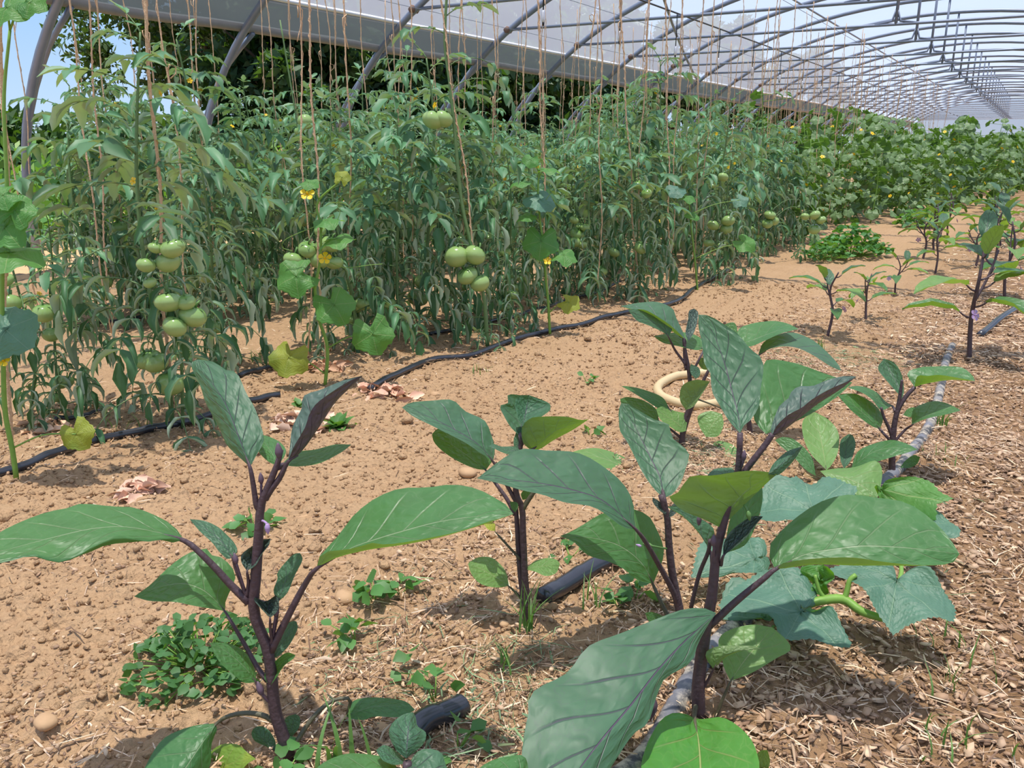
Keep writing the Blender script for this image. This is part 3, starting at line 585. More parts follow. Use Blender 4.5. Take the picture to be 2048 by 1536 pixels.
# ------------------------------------------------------------------ strings, wires, sprinklers
def strings():
    rng = np.random.default_rng(21)
    def wire(name, X, z, r, m, lb):
        mb = MB(); tube(mb, [(X, -2, z), (X, 57, z)], r, 5, 30); tag(mb.link(name, m), lb, 'wire')
    for X, lb in ((-2.5, 'thin support wire above the front tomato row'), (-4.4, 'thin support wire above the middle tomato bed'), (-6.1, 'thin support wire above the tomatoes by the curtain')):
        wire('support_wire', X, 2.46, .003, M['pipe'], lb)
    meshes = []
    for k in range(4):
        mb = MB(); P = [(.012 * math.sin(z * 7 + k), .012 * math.cos(z * 5 + 2 * k), z) for z in np.linspace(0, 2.42, 16)]
        tube(mb, P, .0024 + .0005 * k, 5); tube(mb, [(p[0] + .006 * math.sin(i * 1.9), p[1] + .006 * math.cos(i * 1.9), p[2]) for i, p in enumerate(cr(P, 60))], .0016, 4)
        z0 = .9 + .3 * k; tube(mb, [(0.01, 0, z0), (.03, .02, z0 + .03), (.015, 0, z0 + .05), (-.01, .01, z0 + .02), (.02, 0, z0 - .1)], .003, 4, 10)
        meshes.append(mb.mesh('twine', M['twine']))
    def hang(X, y, lb, gp, s=1.0):
        o = link('twine', meshes[rng.integers(0, 4)], None, (X, y, .04)); o.rotation_euler = (rng.normal() * .02, rng.normal() * .02, rng.random() * 6); o.scale = (s, s, 1)
        tag(o, lb, 'string', gp)
    def hang_px(top, foot, lb, s=1.3):
        B = gnd(*foot); pl = Plumb(B); mb = MB(); P0 = pl.p(foot[0], foot[1] - 6); n = 14
        d = nrm(pl.p(*top) - P0); L = (2.44 - P0[2]) / d[2]; P = np.array([P0 + d * L * t + np.array([.006 * math.sin(t * 23), .006 * math.cos(t * 17), 0]) for t in np.linspace(0, 1, 40)])
        tube(mb, P - B, .0030 * s, 5); tube(mb, np.array([p + np.array([.006 * math.sin(i * 1.9), .006 * math.cos(i * 1.9), 0]) for i, p in enumerate(cr(P, 130))]) - B, .0020 * s, 4)
        tag(link('twine', mb.mesh('twine', M['twine']), None, B), lb, 'string', 'twines of the front row')
    hang_px((292, 0), (345, 850), 'thick frayed twine up the plant with the biggest low bunch of green tomatoes', 1.9)
    hang_px((5, 60), (20, 950), 'thick twine at the far left edge up the cucumber vine', 2.0)
    hang_px((617, 0), (650, 760), 'twine up the cucumber vine with two yellow flowers')
    hang_px((889, 60), (975, 690), 'twine wound along the tallest bare tomato stem', 1.4)
    hang_px((1076, 0), (1096, 655), 'twine up the second cucumber vine in the middle', 1.4)
    hang_px((1240, 0), (1275, 588), 'thick pale twine up the tomato plant right of the middle', 1.7)
    hang_px((1332, 0), (1340, 575), 'twine next right of the thick pale twine', 1.4)
    hang_px((177, 0), (225, 690), 'long lone twine crossing the sky gap at the left', 1.3)
    for X, y0, y1, st, lb, gp in ((-2.3, 4.9, 27, .55, 'brown twine hanging over the front tomato row', 'twines over the front row'), (-2.85, 2.2, 25, .55, 'brown twine hanging over the second tomato row', 'twines over the second row'),
                                  (-4.15, 2.2, 27, .5, 'brown twine hanging over the front of the middle bed', 'twines over the middle bed'), (-4.62, 2.0, 27, .55, 'brown twine hanging over the back of the middle bed', 'twines over the back of the middle bed'),
                                  (-6.1, 3.2, 27, .5, 'brown twine hanging by the side curtain', 'twines by the side curtain')):
        y = y0
        while y < y1: hang(X + rng.normal() * .08, y, lb, gp); y += st * rng.uniform(.6, 1.4)
    # sprinklers: white nozzles on black drop tubes under a thin supply line
    mb = MB(); tube(mb, [(-3.95, -2, 2.53), (-3.95, 57, 2.53)], .010, 5, 40); tag(mb.link('supply_pipe', M['black']), 'thin black water pipe running over the middle bed', 'pipe')
    t = MB(); tube(t, [(0, 0, .46), (.004, 0, .3), (0, 0, .09)], .006, 5); mt = t.mesh('drop_tube', M['black'])
    t = MB(); tube(t, [(0, 0, .1), (0, 0, .085), (0, 0, .03), (0, 0, 0)], [.012, .019, .021, .013], 8); mn = t.mesh('weight', M['white'])
    t = MB(); tube(t, [(0, 0, 0), (0, 0, -.03)], [.012, .006], 7); mz = t.mesh('nozzle', M['black'])
    for i in range(14):
        y = 5.5 + 1.66 * i; lb = 'white sprinkler on a black tube, hanging over the middle bed' if i > 5 else 'white sprinkler on a black tube, %s from the left below the film roof' % ('nearest', 'second', 'third', 'fourth', 'fifth', 'sixth')[i]
        r = thing('sprinkler', (-3.95, y, 2.06), lb, 'sprinkler', 'hanging sprinklers'); link('drop_tube', mt, r); link('weight', mn, r); link('nozzle', mz, r)
strings()

# ------------------------------------------------------------------ drip hoses
def hoses():
    def lay(name, P, r, m, lb, n=60, lift=.0):
        mb = MB(); P = cr(np.asarray(P, float), n); P[:, 2] = gz_fine(P[:, 0], P[:, 1]) + r * .9 + lift
        k = np.ones(5) / 5; z = np.convolve(np.r_[P[0, 2], P[0, 2], P[:, 2], P[-1, 2], P[-1, 2]], k, 'valid'); P[:, 2] = np.maximum(z, gz(P[:, 0], P[:, 1]) + r * .7 + min(lift, 0))
        tube(mb, P, r, 10); return tag(mb.link(name, m), lb, 'hose')
    G = lambda L: [gnd(x, y) for x, y in L]
    lay('drip_hose', G([(-60, 975), (0, 957), (90, 928), (200, 888), (340, 858), (460, 825), (545, 796), (560, 793)]) , .0145, M['hose'], 'shiny black drip hose at the left, running from the edge to the upright leaf')
    lay('drip_hose', G([(740, 785), (775, 765), (820, 742), (870, 716), (950, 706), (1030, 678), (1110, 660), (1200, 640), (1260, 624), (1345, 605), (1390, 580), (1430, 555), (1470, 538)]), .0145, M['hose'], 'black drip hose winding past the foot of the tallest tomato plant', 90)
    lay('drip_hose', G([(480, 757), (520, 742), (565, 718), (590, 705)]), .012, M['hose'], 'short bare length of black hose right of the tall upright eggplant leaf')
    lay('drip_hose', G([(100, 848), (150, 838), (200, 827)]), .009, M['hose'], 'thin black hose behind the thin tomato plant at the left')
    lay('drip_hose', G([(860, 672), (915, 660), (1000, 640), (1100, 612), (1240, 570)]), .011, M['hose'], 'black hose in the shade behind the tallest tomato plant')
    lay('drip_hose', G([(150, 662), (212, 648), (330, 634), (430, 618)]), .012, M['hose'], 'black hose along the middle bed at the left')
    lay('irrigation_pipe', G([(815, 1498), (840, 1470), (868, 1448), (905, 1428), (925, 1415)]), .022, M['hose'], 'fat black pipe half buried in cut grass at the bottom centre', 30)
    lay('irrigation_pipe', G([(1085, 1212), (1112, 1194), (1150, 1172), (1195, 1148), (1240, 1130)]), .022, M['hose'], 'fat black pipe lying beside the stem of the middle eggplant', 30)
    lay('irrigation_pipe', G([(1225, 1560), (1290, 1500), (1345, 1420), (1400, 1330), (1445, 1285), (1500, 1230)]), .021, M['hose_dusty'], 'dusty grey pipe running behind the base of the nearest big eggplant', 30, -.018)
    lay('irrigation_pipe', G([(1690, 985), (1760, 968), (1800, 938), (1835, 890), (1862, 840), (1880, 780), (1890, 730), (1905, 690)]), .019, M['hose_dusty'], 'dusty grey pipe running along the path on the right', 40, -.012)
    lay('irrigation_pipe', G([(1960, 668), (2000, 645), (2030, 625), (2050, 610)]), .020, M['hose'], 'dark pipe end poking out near the right edge', 20)
    ring = G([(1440, 806), (1385, 812), (1340, 803), (1318, 793), (1318, 775), (1350, 757), (1395, 750), (1440, 752), (1480, 765), (1490, 790), (1470, 805)])
    lay('garden_hose', ring, .019, M['cream'], 'cream coloured hose curled in a loop on the soil', 60)
hoses()

# ------------------------------------------------------------------ eggplants
def px_leaf(par, B, pl, m, e0, e1, base, tip, lines, petiole=None, bow=0.0, pr=.0045, n=20, k=4, pm='egg_stem', stalk_to=None):
    """a leaf from the lines that run along it (margin, midrib, margin ...), each with its own nearness"""
    d0, d1 = pl.d(base[1]) + e0, pl.d(base[1]) + e1; G = []; vs = []
    for (v, do, pts) in lines:
        C = cr([base] + list(pts) + [tip], n); t = np.linspace(0, 1, n)
        d = d0 + (d1 - d0) * t + bow * np.sin(math.pi * t) + do * np.sin(math.pi * np.clip(t * 1.02 + .0, 0, 1)) ** .8
        G.append(np.array([at(C[i, 0], C[i, 1], d[i]) for i in range(n)])); vs.append(v)
    V = []; U = []; cols = []
    Q = [2 * G[0] - G[1]] + G + [2 * G[-1] - G[-2]]
    for a in range(len(G) - 1):
        for b in range(k + (a == len(G) - 2)):
            s = b / k; p0, p1, p2, p3 = Q[a], Q[a + 1], Q[a + 2], Q[a + 3]
            mm = .5 * (2 * p1 + (p2 - p0) * s + (2 * p0 - 5 * p1 + 4 * p2 - p3) * s * s + (3 * p1 - p0 - 3 * p2 + p3) * s ** 3)
            cols.append((.5 * mm + .5 * (p1 * (1 - s) + p2 * s), vs[a] + (vs[a + 1] - vs[a]) * s))
    mcol = len(cols)
    for i in range(n):
        for c, v in cols: V.append(c[i]); U.append((i / (n - 1), v))
    V = np.array(V); mb = MB(); mb.add(V - B, grid_faces(n, mcol), U)
    # make every leaf show its top side upward
    lf = mb.link('leaf', M[m], par)
    me = lf.data; nz = sum(p.normal.z * p.area for p in me.polygons)
    if nz < 0: me.flip_normals()
    if petiole:
        st = MB(); mi = min(range(len(lines)), key=lambda q: abs(lines[q][0] - .5)); P = [G[mi][int(n * .14)] - [0, 0, .0015], at(base[0], base[1], d0) - [0, 0, .001]] + [pl.p(x, y, dd) for x, y, dd in petiole]
        tube(st, np.array(P) - B, [pr * .2, pr * .75, pr * .9, pr * 1.0, pr * 1.15], 7, 16); st.link('petiole', M[pm], lf)
    return lf
def stem(par, B, pl, pts, rad, m='egg_stem', name='stem', n=26):
    mb = MB(); tube(mb, np.array([pl.p(x, y, d) for x, y, d in pts]) - B, rad, 9, n); return mb.link(name, M[m], par)
def plant(foot, label, group='eggplants of the two front rows'):
    B = gnd(*foot); B[2] = 0.0; return thing('eggplant_plant', B, label, 'eggplant plant', group), B, Plumb(B)
# --- the plant at the left front
r, B, pl = plant((580, 1512), 'tall purple-stemmed eggplant plant at the left with wide leaves spread to both sides')
stem(r, B, pl, [(582, 1522, 0), (565, 1470, 0), (550, 1420, 0), (542, 1340, 0), (532, 1290, 0), (508, 1225, 0), (512, 1150, 0), (518, 1060, 0), (522, 1010, 0), (540, 965, 0), (556, 925, 0), (562, 900, 0)], [.0115, .0105, .0095, .009, .0085, .0065, .004])
px_leaf(r, B, pl, 'egg_blue', 0, .12, (500, 934), (396, 719), [(0, .02, [(455, 892), (444, 868), (430, 840), (411, 805), (400, 770), (386, 742), (382, 726)]), (.5, -.02, [(478, 875), (452, 810), (425, 768), (404, 740)]), (1, .0, [(516, 905), (528, 880), (520, 845), (509, 815), (492, 785), (474, 746), (452, 740), (428, 724)])], [(506, 965, 0), (513, 1010, 0), (519, 1020, 0)])
px_leaf(r, B, pl, 'egg_dark', 0, .05, (576, 922), (726, 751), [(0, .05, [(580, 892), (583, 862), (590, 842), (604, 815), (604, 796), (618, 786), (640, 780), (668, 768), (692, 759)]), (.5, 0, [(604, 902), (640, 852), (670, 806), (705, 771)]), (1, -.035, [(588, 893), (610, 855), (618, 830), (632, 808), (658, 788), (685, 770), (710, 756)])], [(560, 955, 0), (545, 975, 0), (530, 998, 0)], pr=.005)
px_leaf(r, B, pl, 'egg_green', .01, .10, (562, 930), (703, 889), [(0, .05, [(590, 905), (630, 899), (670, 889)]), (.5, 0, [(600, 918), (650, 908)]), (1, -.04, [(598, 933), (640, 926), (682, 905)])], [(556, 935, .0)])
px_leaf(r, B, pl, 'egg_green', .01, .10, (556, 932), (518, 868), [(0, .0, [(535, 922), (515, 900), (514, 880)]), (.5, 0, [(545, 908), (530, 886)]), (1, .03, [(572, 905), (562, 886), (540, 874)])])
px_leaf(r, B, pl, 'egg_green', .0, -.18, (368, 1080), (-70, 1122), [(0, .07, [(345, 1050), (300, 1026), (262, 1014), (225, 1013), (165, 1007), (135, 1016), (95, 1024), (50, 1040), (0, 1064), (-40, 1092)]), (.5, 0, [(330, 1068), (255, 1054), (185, 1057), (105, 1075), (30, 1095)]), (.98, -.03, [(335, 1076), (297, 1083), (239, 1074), (195, 1089), (150, 1114), (113, 1124), (61, 1112), (0, 1126)]), (1.0, -.025, [(352, 1086), (320, 1080), (280, 1083), (215, 1090), (170, 1108), (113, 1122), (61, 1110), (0, 1124)])],
        [(392, 1098, 0), (430, 1135, 0), (460, 1168, 0), (498, 1205, 0)], pr=.006)
px_leaf(r, B, pl, 'egg_green', -.02, -.05, (633, 1136), (1027, 1028), [(0, .08, [(636, 1118), (650, 1100), (680, 1067), (708, 1030), (750, 997), (800, 977), (855, 975), (905, 969), (955, 978), (997, 1000), (1020, 1015)]), (.5, 0, [(700, 1097), (747, 1080), (810, 1061), (885, 1042), (980, 1030)]), (.8, -.03, [(667, 1117), (735, 1100), (810, 1089), (880, 1074), (972, 1047)]), (1, -.045, [(646, 1106), (700, 1098), (748, 1085), (772, 1089), (830, 1081), (910, 1065), (972, 1045)])],
        [(612, 1165, 0), (580, 1225, 0), (555, 1275, 0), (542, 1302, 0)], pr=.006)
px_leaf(r, B, pl, 'egg_green', .03, -.02, (450, 1222), (268, 1193), [(0, .05, [(452, 1200), (470, 1160), (466, 1138), (445, 1116), (425, 1111), (412, 1097), (376, 1107), (340, 1132), (300, 1170)]), (.5, 0, [(425, 1195), (400, 1177), (362, 1167), (312, 1176)]), (1, -.03, [(426, 1218), (385, 1211), (350, 1204), (300, 1202)])], [(462, 1243, .02), (490, 1290, .02), (515, 1335, .01), (535, 1362, 0)], pr=.004)
px_leaf(r, B, pl, 'egg_green', .0, -.03, (512, 1364), (420, 1286), [(0, .02, [(511, 1345), (502, 1322), (490, 1305), (472, 1292), (445, 1285)]), (.5, 0, [(490, 1335), (455, 1305)]), (1, -.02, [(488, 1365), (462, 1345), (440, 1325), (426, 1303)])], [(522, 1385, 0), (545, 1408, 0)], pr=.003)
px_leaf(r, B, pl, 'egg_blue', 0, .03, (464, 1114), (379, 1038), [(0, .02, [(475, 1102), (468, 1085), (452, 1068), (436, 1054), (410, 1042)]), (.5, 0, [(445, 1085), (415, 1060)]), (1, -.01, [(455, 1118), (438, 1103), (424, 1085), (400, 1063)])], [(472, 1140, 0), (484, 1170, 0), (495, 1200, 0)], pr=.003)
px_leaf(r, B, pl, 'egg_dark', -.01, .01, (494, 1142), (541, 1077), [(0, -.01, [(483, 1125), (484, 1108), (505, 1092), (525, 1080)]), (.5, .01, [(505, 1120), (525, 1093)]), (1, -.02, [(512, 1130), (524, 1108), (538, 1090)])], [(497, 1165, 0), (494, 1192, 0)], pr=.003)
px_leaf(r, B, pl, 'egg_blue', 0, .02, (556, 1204), (600, 1106), [(0, .01, [(547, 1182), (555, 1158), (555, 1145), (575, 1120), (588, 1108)]), (.5, 0, [(570, 1165), (590, 1125)]), (1, .0, [(575, 1185), (590, 1150), (605, 1120)])], [(555, 1225, 0), (546, 1270, 0), (541, 1290, 0)], pr=.0035)
px_leaf(r, B, pl, 'egg_dark', -.02, -.02, (540, 1236), (552, 1190), [(0, -.0, [(520, 1215), (508, 1200), (512, 1195), (530, 1203)]), (.5, .02, [(538, 1218), (540, 1204)]), (1, -.01, [(555, 1222), (558, 1200)])], [(541, 1260, -.01), (545, 1288, 0)], pr=.0028)
px_leaf(r, B, pl, 'egg_blue', 0, .03, (548, 1316), (593, 1243), [(0, .01, [(550, 1298), (560, 1272), (572, 1250), (585, 1242)]), (.5, 0, [(562, 1292), (582, 1262)]), (1, 0, [(562, 1308), (580, 1288), (595, 1258)])], None)
px_leaf(r, B, pl, 'egg_green', -.01, -.02, (540, 1372), (591, 1310), [(0, 0, [(528, 1355), (535, 1340), (558, 1315), (575, 1305)]), (.5, .01, [(548, 1350), (575, 1318)]), (1, -.01, [(553, 1355), (568, 1332), (586, 1318)])], [(545, 1395, 0)], pr=.003)
px_leaf(r, B, pl, 'egg_green', 0, -.12, (432, 1447), (300, 1640), [(0, .03, [(395, 1450), (360, 1460), (330, 1475), (312, 1495), (295, 1525), (278, 1570)]), (.5, -.01, [(405, 1485), (375, 1530), (335, 1590)]), (1, .02, [(434, 1460), (426, 1478), (422, 1495), (418, 1535), (370, 1610)])], [(455, 1433, 0), (490, 1426, 0), (525, 1430, 0), (550, 1443, 0)], pr=.0045, pm='egg_stem_green')
px_leaf(r, B, pl, 'egg_yellow', -.02, -.06, (408, 1568), (512, 1518), [(0, .03, [(415, 1515), (440, 1490), (475, 1489), (495, 1505)]), (.5, 0, [(445, 1535), (480, 1522)]), (1, -.02, [(440, 1570), (475, 1548), (497, 1526)])])
px_leaf(r, B, pl, 'egg_blue', .02, .02, (552, 1502), (506, 1458), [(0, .01, [(550, 1480), (535, 1458), (518, 1452)]), (.5, 0, [(532, 1485), (516, 1468)]), (1, 0, [(530, 1492), (510, 1482), (503, 1468)])], [(560, 1510, .01)], pr=.002)
px_leaf(r, B, pl, 'egg_blue', .02, .03, (582, 1476), (591, 1428), [(0, 0, [(568, 1455), (572, 1435)]), (.5, 0, [(584, 1455)]), (1, 0, [(598, 1455), (600, 1435)])], [(578, 1495, 0)], pr=.002)
px_leaf(r, B, pl, 'egg_dark', .06, .02, (692, 1432), (830, 1420), [(0, .03, [(705, 1403), (740, 1395), (790, 1398), (815, 1405)]), (.5, 0, [(740, 1415), (790, 1412)]), (1, -.02, [(702, 1437), (727, 1440), (750, 1433), (800, 1434)])], [(700, 1398, .05), (660, 1404, .04), (622, 1440, .02), (584, 1498, 0)], pr=.004, pm='egg_stem_green').data.materials[0] = M['egg_green']
def bud(par, B, pl, x, y, dd, R=.008, m='bud', ax=(0, 0, -1), to=None):
    P = pl.p(x, y, dd) - B; mb = MB(); a = nrm(ax); R *= .78; tube(mb, [P - a * R * 1.6, P, P + a * R * 1.6, P + a * R * 2.2], [R * .5, R, R * .8, R * .2], 7, 9)
    if to: tube(mb, np.array([pl.p(*to) - B, (pl.p(*to) - B + P) / 2 - a * .006, P - a * R * 1.5]), .002, 5, 8)
    return mb.link('flower_bud', M[m], par)
bud(r, B, pl, 520, 1378, -.01, .008, to=(545, 1412, 0), ax=(-.3, 0, .9)); bud(r, B, pl, 535, 1056, -.015, .006, 'purple', to=(520, 1042, 0)); bud(r, B, pl, 552, 1225, -.01, .006, ax=(.3, 0, 1), to=(545, 1280, 0)); bud(r, B, pl, 471, 1118, -.01, .006, ax=(-.2, 0, 1), to=(490, 1180, 0)); bud(r, B, pl, 557, 903, -.015, .008, ax=(0, 0, 1), to=(552, 935, 0)); bud(r, B, pl, 522, 958, 0, .006, ax=(0, 0, 1), to=(521, 1008, 0))
# --- the plant whose leaves just enter at the bottom
r, B, pl = plant((800, 1790), 'eggplant plant cut off by the bottom edge, a young grey-green leaf standing at its tip')
stem(r, B, pl, [(800, 1795, 0), (806, 1650, 0), (815, 1525, 0)], [.009, .006])
px_leaf(r, B, pl, 'egg_blue', 0, .05, (812, 1517), (826, 1424), [(0, .01, [(792, 1500), (778, 1468), (785, 1446), (805, 1430)]), (.5, -.012, [(815, 1480), (818, 1450)]), (1, .01, [(845, 1490), (852, 1466), (835, 1452), (832, 1436)])])
px_leaf(r, B, pl, 'egg_green', 0, -.05, (800, 1540), (610, 1570), [(0, .05, [(775, 1517), (740, 1509), (690, 1508), (640, 1530)]), (.5, 0, [(740, 1545), (670, 1560)]), (1, -.04, [(750, 1580), (680, 1600)])], [(808, 1570, 0)])
px_leaf(r, B, pl, 'egg_blue', 0, -.05, (815, 1530), (925, 1620), [(0, .04, [(840, 1500), (880, 1503), (892, 1530), (915, 1575)]), (.5, 0, [(850, 1545), (890, 1580)]), (1, -.03, [(815, 1570), (860, 1610)])])
px_leaf(r, B, pl, 'egg_blue', .01, .01, (815, 1525), (752, 1500), [(0, .02, [(795, 1505), (770, 1490)]), (1, -.02, [(790, 1530), (765, 1520)])])
px_leaf(r, B, pl, 'egg_green', 0.02, -.03, (1060, 1570), (930, 1580), [(0, .04, [(1050, 1514), (1010, 1514), (975, 1525), (945, 1550)]), (.5, 0, [(1010, 1550), (970, 1565)]), (1, -.03, [(1020, 1590), (970, 1600)])], [(960, 1640, 0), (812, 1650, 0)])
# --- the middle plant behind
r, B, pl = plant((1055, 1240), 'slender eggplant plant in the middle with two dark stems and a bright backlit leaf')
stem(r, B, pl, [(1056, 1250, 0), (1050, 1160, 0), (1046, 1060, 0), (1044, 1015, 0), (1032, 985, 0), (1035, 930, 0), (1045, 870, 0)], [.0095, .0075, .0065, .005])
stem(r, B, pl, [(1053, 1240, 0), (1040, 1140, .01), (1033, 1030, .01), (1030, 1005, .01)], [.007, .006, .005])
stem(r, B, pl, [(1044, 1020, 0), (1060, 995, 0), (1085, 960, 0)], [.006, .004], 'egg_stem_green')
px_leaf(r, B, pl, 'egg_blue', 0, -.03, (986, 922), (804, 815), [(0, .06, [(990, 898), (981, 865), (968, 840), (930, 822), (905, 800), (867, 801), (822, 805)]), (.5, 0, [(955, 888), (905, 857), (845, 828)]), (1, -.03, [(955, 902), (930, 885), (885, 862), (855, 847), (825, 832)])], [(1000, 945, 0), (1022, 985, 0), (1036, 1010, 0)])
px_leaf(r, B, pl, 'egg_green', .06, .02, (972, 940), (864, 868), [(0, .04, [(985, 915), (960, 880), (915, 855), (880, 855)]), (.5, 0, [(940, 915), (900, 887)]), (1, -.02, [(950, 937), (915, 922), (885, 902), (868, 884)])], [(990, 965, .04), (1015, 1000, .02), (1030, 1030, .01)])
px_leaf(r, B, pl, 'egg_blue', 0, .08, (1040, 872), (1052, 792), [(0, 0, [(1022, 855), (1008, 832), (1000, 812), (1016, 806), (1017, 789)]), (.5, .03, [(1044, 840), (1048, 812)]), (1, 0, [(1060, 845), (1085, 832), (1102, 817), (1090, 805)])], [(1043, 890, 0)])
px_leaf(r, B, pl, 'egg_blue', -.02, .03, (1045, 852), (1058, 790), [(0, 0, [(1036, 835), (1030, 810), (1036, 792)]), (.5, .02, [(1049, 835), (1054, 812)]), (1, 0, [(1070, 836), (1100, 815), (1094, 804)])])
px_leaf(r, B, pl, 'egg_green', 0, -.02, (1062, 900), (1178, 838), [(0, -.03, [(1046, 885), (1044, 855), (1056, 840), (1072, 834), (1130, 833), (1160, 840)]), (.5, -.01, [(1075, 890), (1110, 862), (1150, 846)]), (1, .02, [(1080, 898), (1108, 880), (1147, 859)])], [(1052, 915, 0)])
px_leaf(r, B, pl, 'egg_blue', -.02, -.04, (1040, 900), (976, 892), [(0, .02, [(1028, 893), (1003, 893), (988, 888)]), (1, -.02, [(1025, 910), (1005, 905), (990, 898)])])
px_leaf(r, B, pl, 'egg_blue', -.01, .01, (1032, 905), (1040, 852), [(0, 0, [(1027, 885), (1032, 865)]), (1, 0, [(1044, 885), (1046, 862)])])
px_leaf(r, B, pl, 'egg_pale', 0, -.02, (1018, 1172), (936, 1128), [(0, .03, [(1014, 1150), (1006, 1135), (985, 1116), (960, 1114), (942, 1122)]), (.5, 0, [(985, 1150), (955, 1135)]), (1, -.02, [(992, 1175), (962, 1168), (944, 1150)])], [(1030, 1184, 0), (1050, 1205, 0)], pr=.003, pm='egg_stem_green')
px_leaf(r, B, pl, 'egg_pale', 0, -.04, (1051, 1138), (1120, 1128), [(0, .03, [(1070, 1122), (1095, 1116), (1114, 1120)]), (.5, 0, [(1075, 1134), (1100, 1130)]), (1, -.02, [(1072, 1144), (1092, 1152), (1112, 1146)])], [(1049, 1150, 0)], pr=.0025, pm='egg_stem_green')
px_leaf(r, B, pl, 'egg_yellow', 0, 0, (990, 1062), (966, 1046), [(0, .01, [(990, 1048), (978, 1042)]), (1, -.01, [(978, 1060), (970, 1052)])], [(1005, 1080, 0), (1040, 1118, 0)], pr=.0028, pm='egg_stem_green')
px_leaf(r, B, pl, 'egg_green', .02, .02, (1045, 1000), (1060, 975), [(0, 0, [(1042, 988), (1050, 978)]), (1, 0, [(1058, 996), (1065, 985)])])
px_leaf(r, B, pl, 'egg_green', -.03, -.03, (1030, 1025), (1020, 1003), [(0, 0, [(1022, 1015)]), (1, 0, [(1036, 1015), (1034, 1005)])])
# --- the companion plant left of the biggest one
r, B, pl = plant((1372, 1285), 'eggplant plant with a broad crinkled leaf pointing left and one upright half-shaded leaf')
stem(r, B, pl, [(1374, 1296, 0), (1358, 1215, 0), (1345, 1150, 0), (1338, 1090, 0), (1335, 1040, 0), (1328, 1010, 0), (1322, 990, 0)], [.0095, .009, .0075, .006])
px_leaf(r, B, pl, 'egg_blue', -.08, -.16, (1272, 1058), (954, 957), [(0, .07, [(1268, 1036), (1267, 1008), (1254, 978), (1230, 951), (1180, 916), (1142, 903), (1090, 901), (1055, 897), (1030, 902), (992, 927)]), (.5, 0, [(1250, 1038), (1215, 1008), (1180, 990), (1110, 972), (1050, 963), (1000, 958)]), (1, -.03, [(1250, 1056), (1230, 1043), (1206, 1025), (1180, 1012), (1130, 1005), (1087, 990), (1042, 980), (995, 966)])],
        [(1292, 1085, -.06), (1318, 1130, -.03), (1345, 1180, -.01), (1356, 1210, 0)], pr=.006)
px_leaf(r, B, pl, 'egg_blue', 0, .14, (1328, 996), (1242, 807), [(0, .0, [(1310, 980), (1288, 950), (1270, 915), (1255, 885), (1240, 862), (1238, 842), (1237, 822)]), (.5, .02, [(1320, 955), (1307, 928), (1287, 887), (1262, 838)]), (1, .01, [(1345, 988), (1362, 965), (1372, 935), (1379, 911), (1368, 894), (1345, 876), (1337, 848), (1312, 840), (1280, 822), (1258, 808)])], [(1331, 1015, 0)], pr=.005)
px_leaf(r, B, pl, 'egg_green', .05, -.03, (1306, 1168), (1120, 1072), [(0, .05, [(1326, 1118), (1326, 1090), (1312, 1056), (1297, 1032), (1262, 1018), (1207, 1026), (1162, 1052), (1140, 1064)]), (.5, 0, [(1285, 1128), (1240, 1092), (1180, 1075)]), (1, -.03, [(1275, 1160), (1250, 1140), (1220, 1124), (1175, 1110), (1150, 1086)])], [(1315, 1190, .04), (1338, 1235, .02), (1366, 1272, 0)], pr=.005, pm='egg_stem_green')
px_leaf(r, B, pl, 'egg_dark', -.01, 0, (1332, 1030), (1305, 995), [(0, 0, [(1318, 1020), (1306, 1005)]), (1, 0, [(1332, 1018), (1318, 1002)])])
px_leaf(r, B, pl, 'egg_dark', -.01, 0, (1338, 1035), (1355, 1006), [(0, 0, [(1340, 1020), (1346, 1008)]), (1, 0, [(1348, 1030), (1358, 1016)])])
bud(r, B, pl, 1296, 1090, -.04, .007, 'calyx', (-1, 0, 0), (1336, 1098, 0)); bud(r, B, pl, 1278, 1091, -.045, .004, 'purple', (-1, 0, .1))
px_leaf(r, B, pl, 'egg_green', .05, .0, (1345, 1255), (1290, 1226), [(0, .01, [(1330, 1235), (1305, 1224)]), (1, -.01, [(1320, 1255), (1298, 1242)])])
# --- the biggest plant at the right front
r, B, pl = plant((1392, 1425), 'biggest eggplant plant at the right front with a huge leaf hanging to the bottom edge')
stem(r, B, pl, [(1398, 1440, 0), (1396, 1380, 0), (1402, 1320, 0), (1412, 1250, 0), (1424, 1190, 0), (1432, 1110, 0), (1446, 1050, 0), (1462, 990, 0), (1476, 940, 0), (1479, 900, 0), (1480, 866, 0)], [.0125, .012, .011, .009, .0075, .006, .005])
stem(r, B, pl, [(1470, 965, 0), (1495, 935, 0), (1530, 890, 0), (1545, 868, 0)], [.006, .0055, .005])
px_leaf(r, B, pl, 'egg_blue', 0, .10, (1480, 866), (1397, 629), [(0, .0, [(1458, 842), (1440, 812), (1424, 782), (1420, 742), (1410, 733), (1406, 708), (1404, 685), (1397, 655)]), (.5, .01, [(1477, 832), (1465, 787), (1450, 730), (1437, 692), (1422, 658)]), (1, .0, [(1488, 851), (1505, 836), (1519, 808), (1521, 780), (1527, 738), (1522, 715), (1500, 697), (1475, 667), (1450, 650), (1420, 632)])])
px_leaf(r, B, pl, 'egg_green', .04, .16, (1532, 868), (1705, 765), [(0, .02, [(1520, 857), (1506, 832), (1512, 795), (1522, 745), (1530, 722), (1552, 719), (1600, 729), (1650, 747)]), (.5, 0, [(1560, 835), (1600, 805), (1660, 778)]), (1, -.01, [(1565, 853), (1600, 839), (1640, 817), (1678, 790)])])
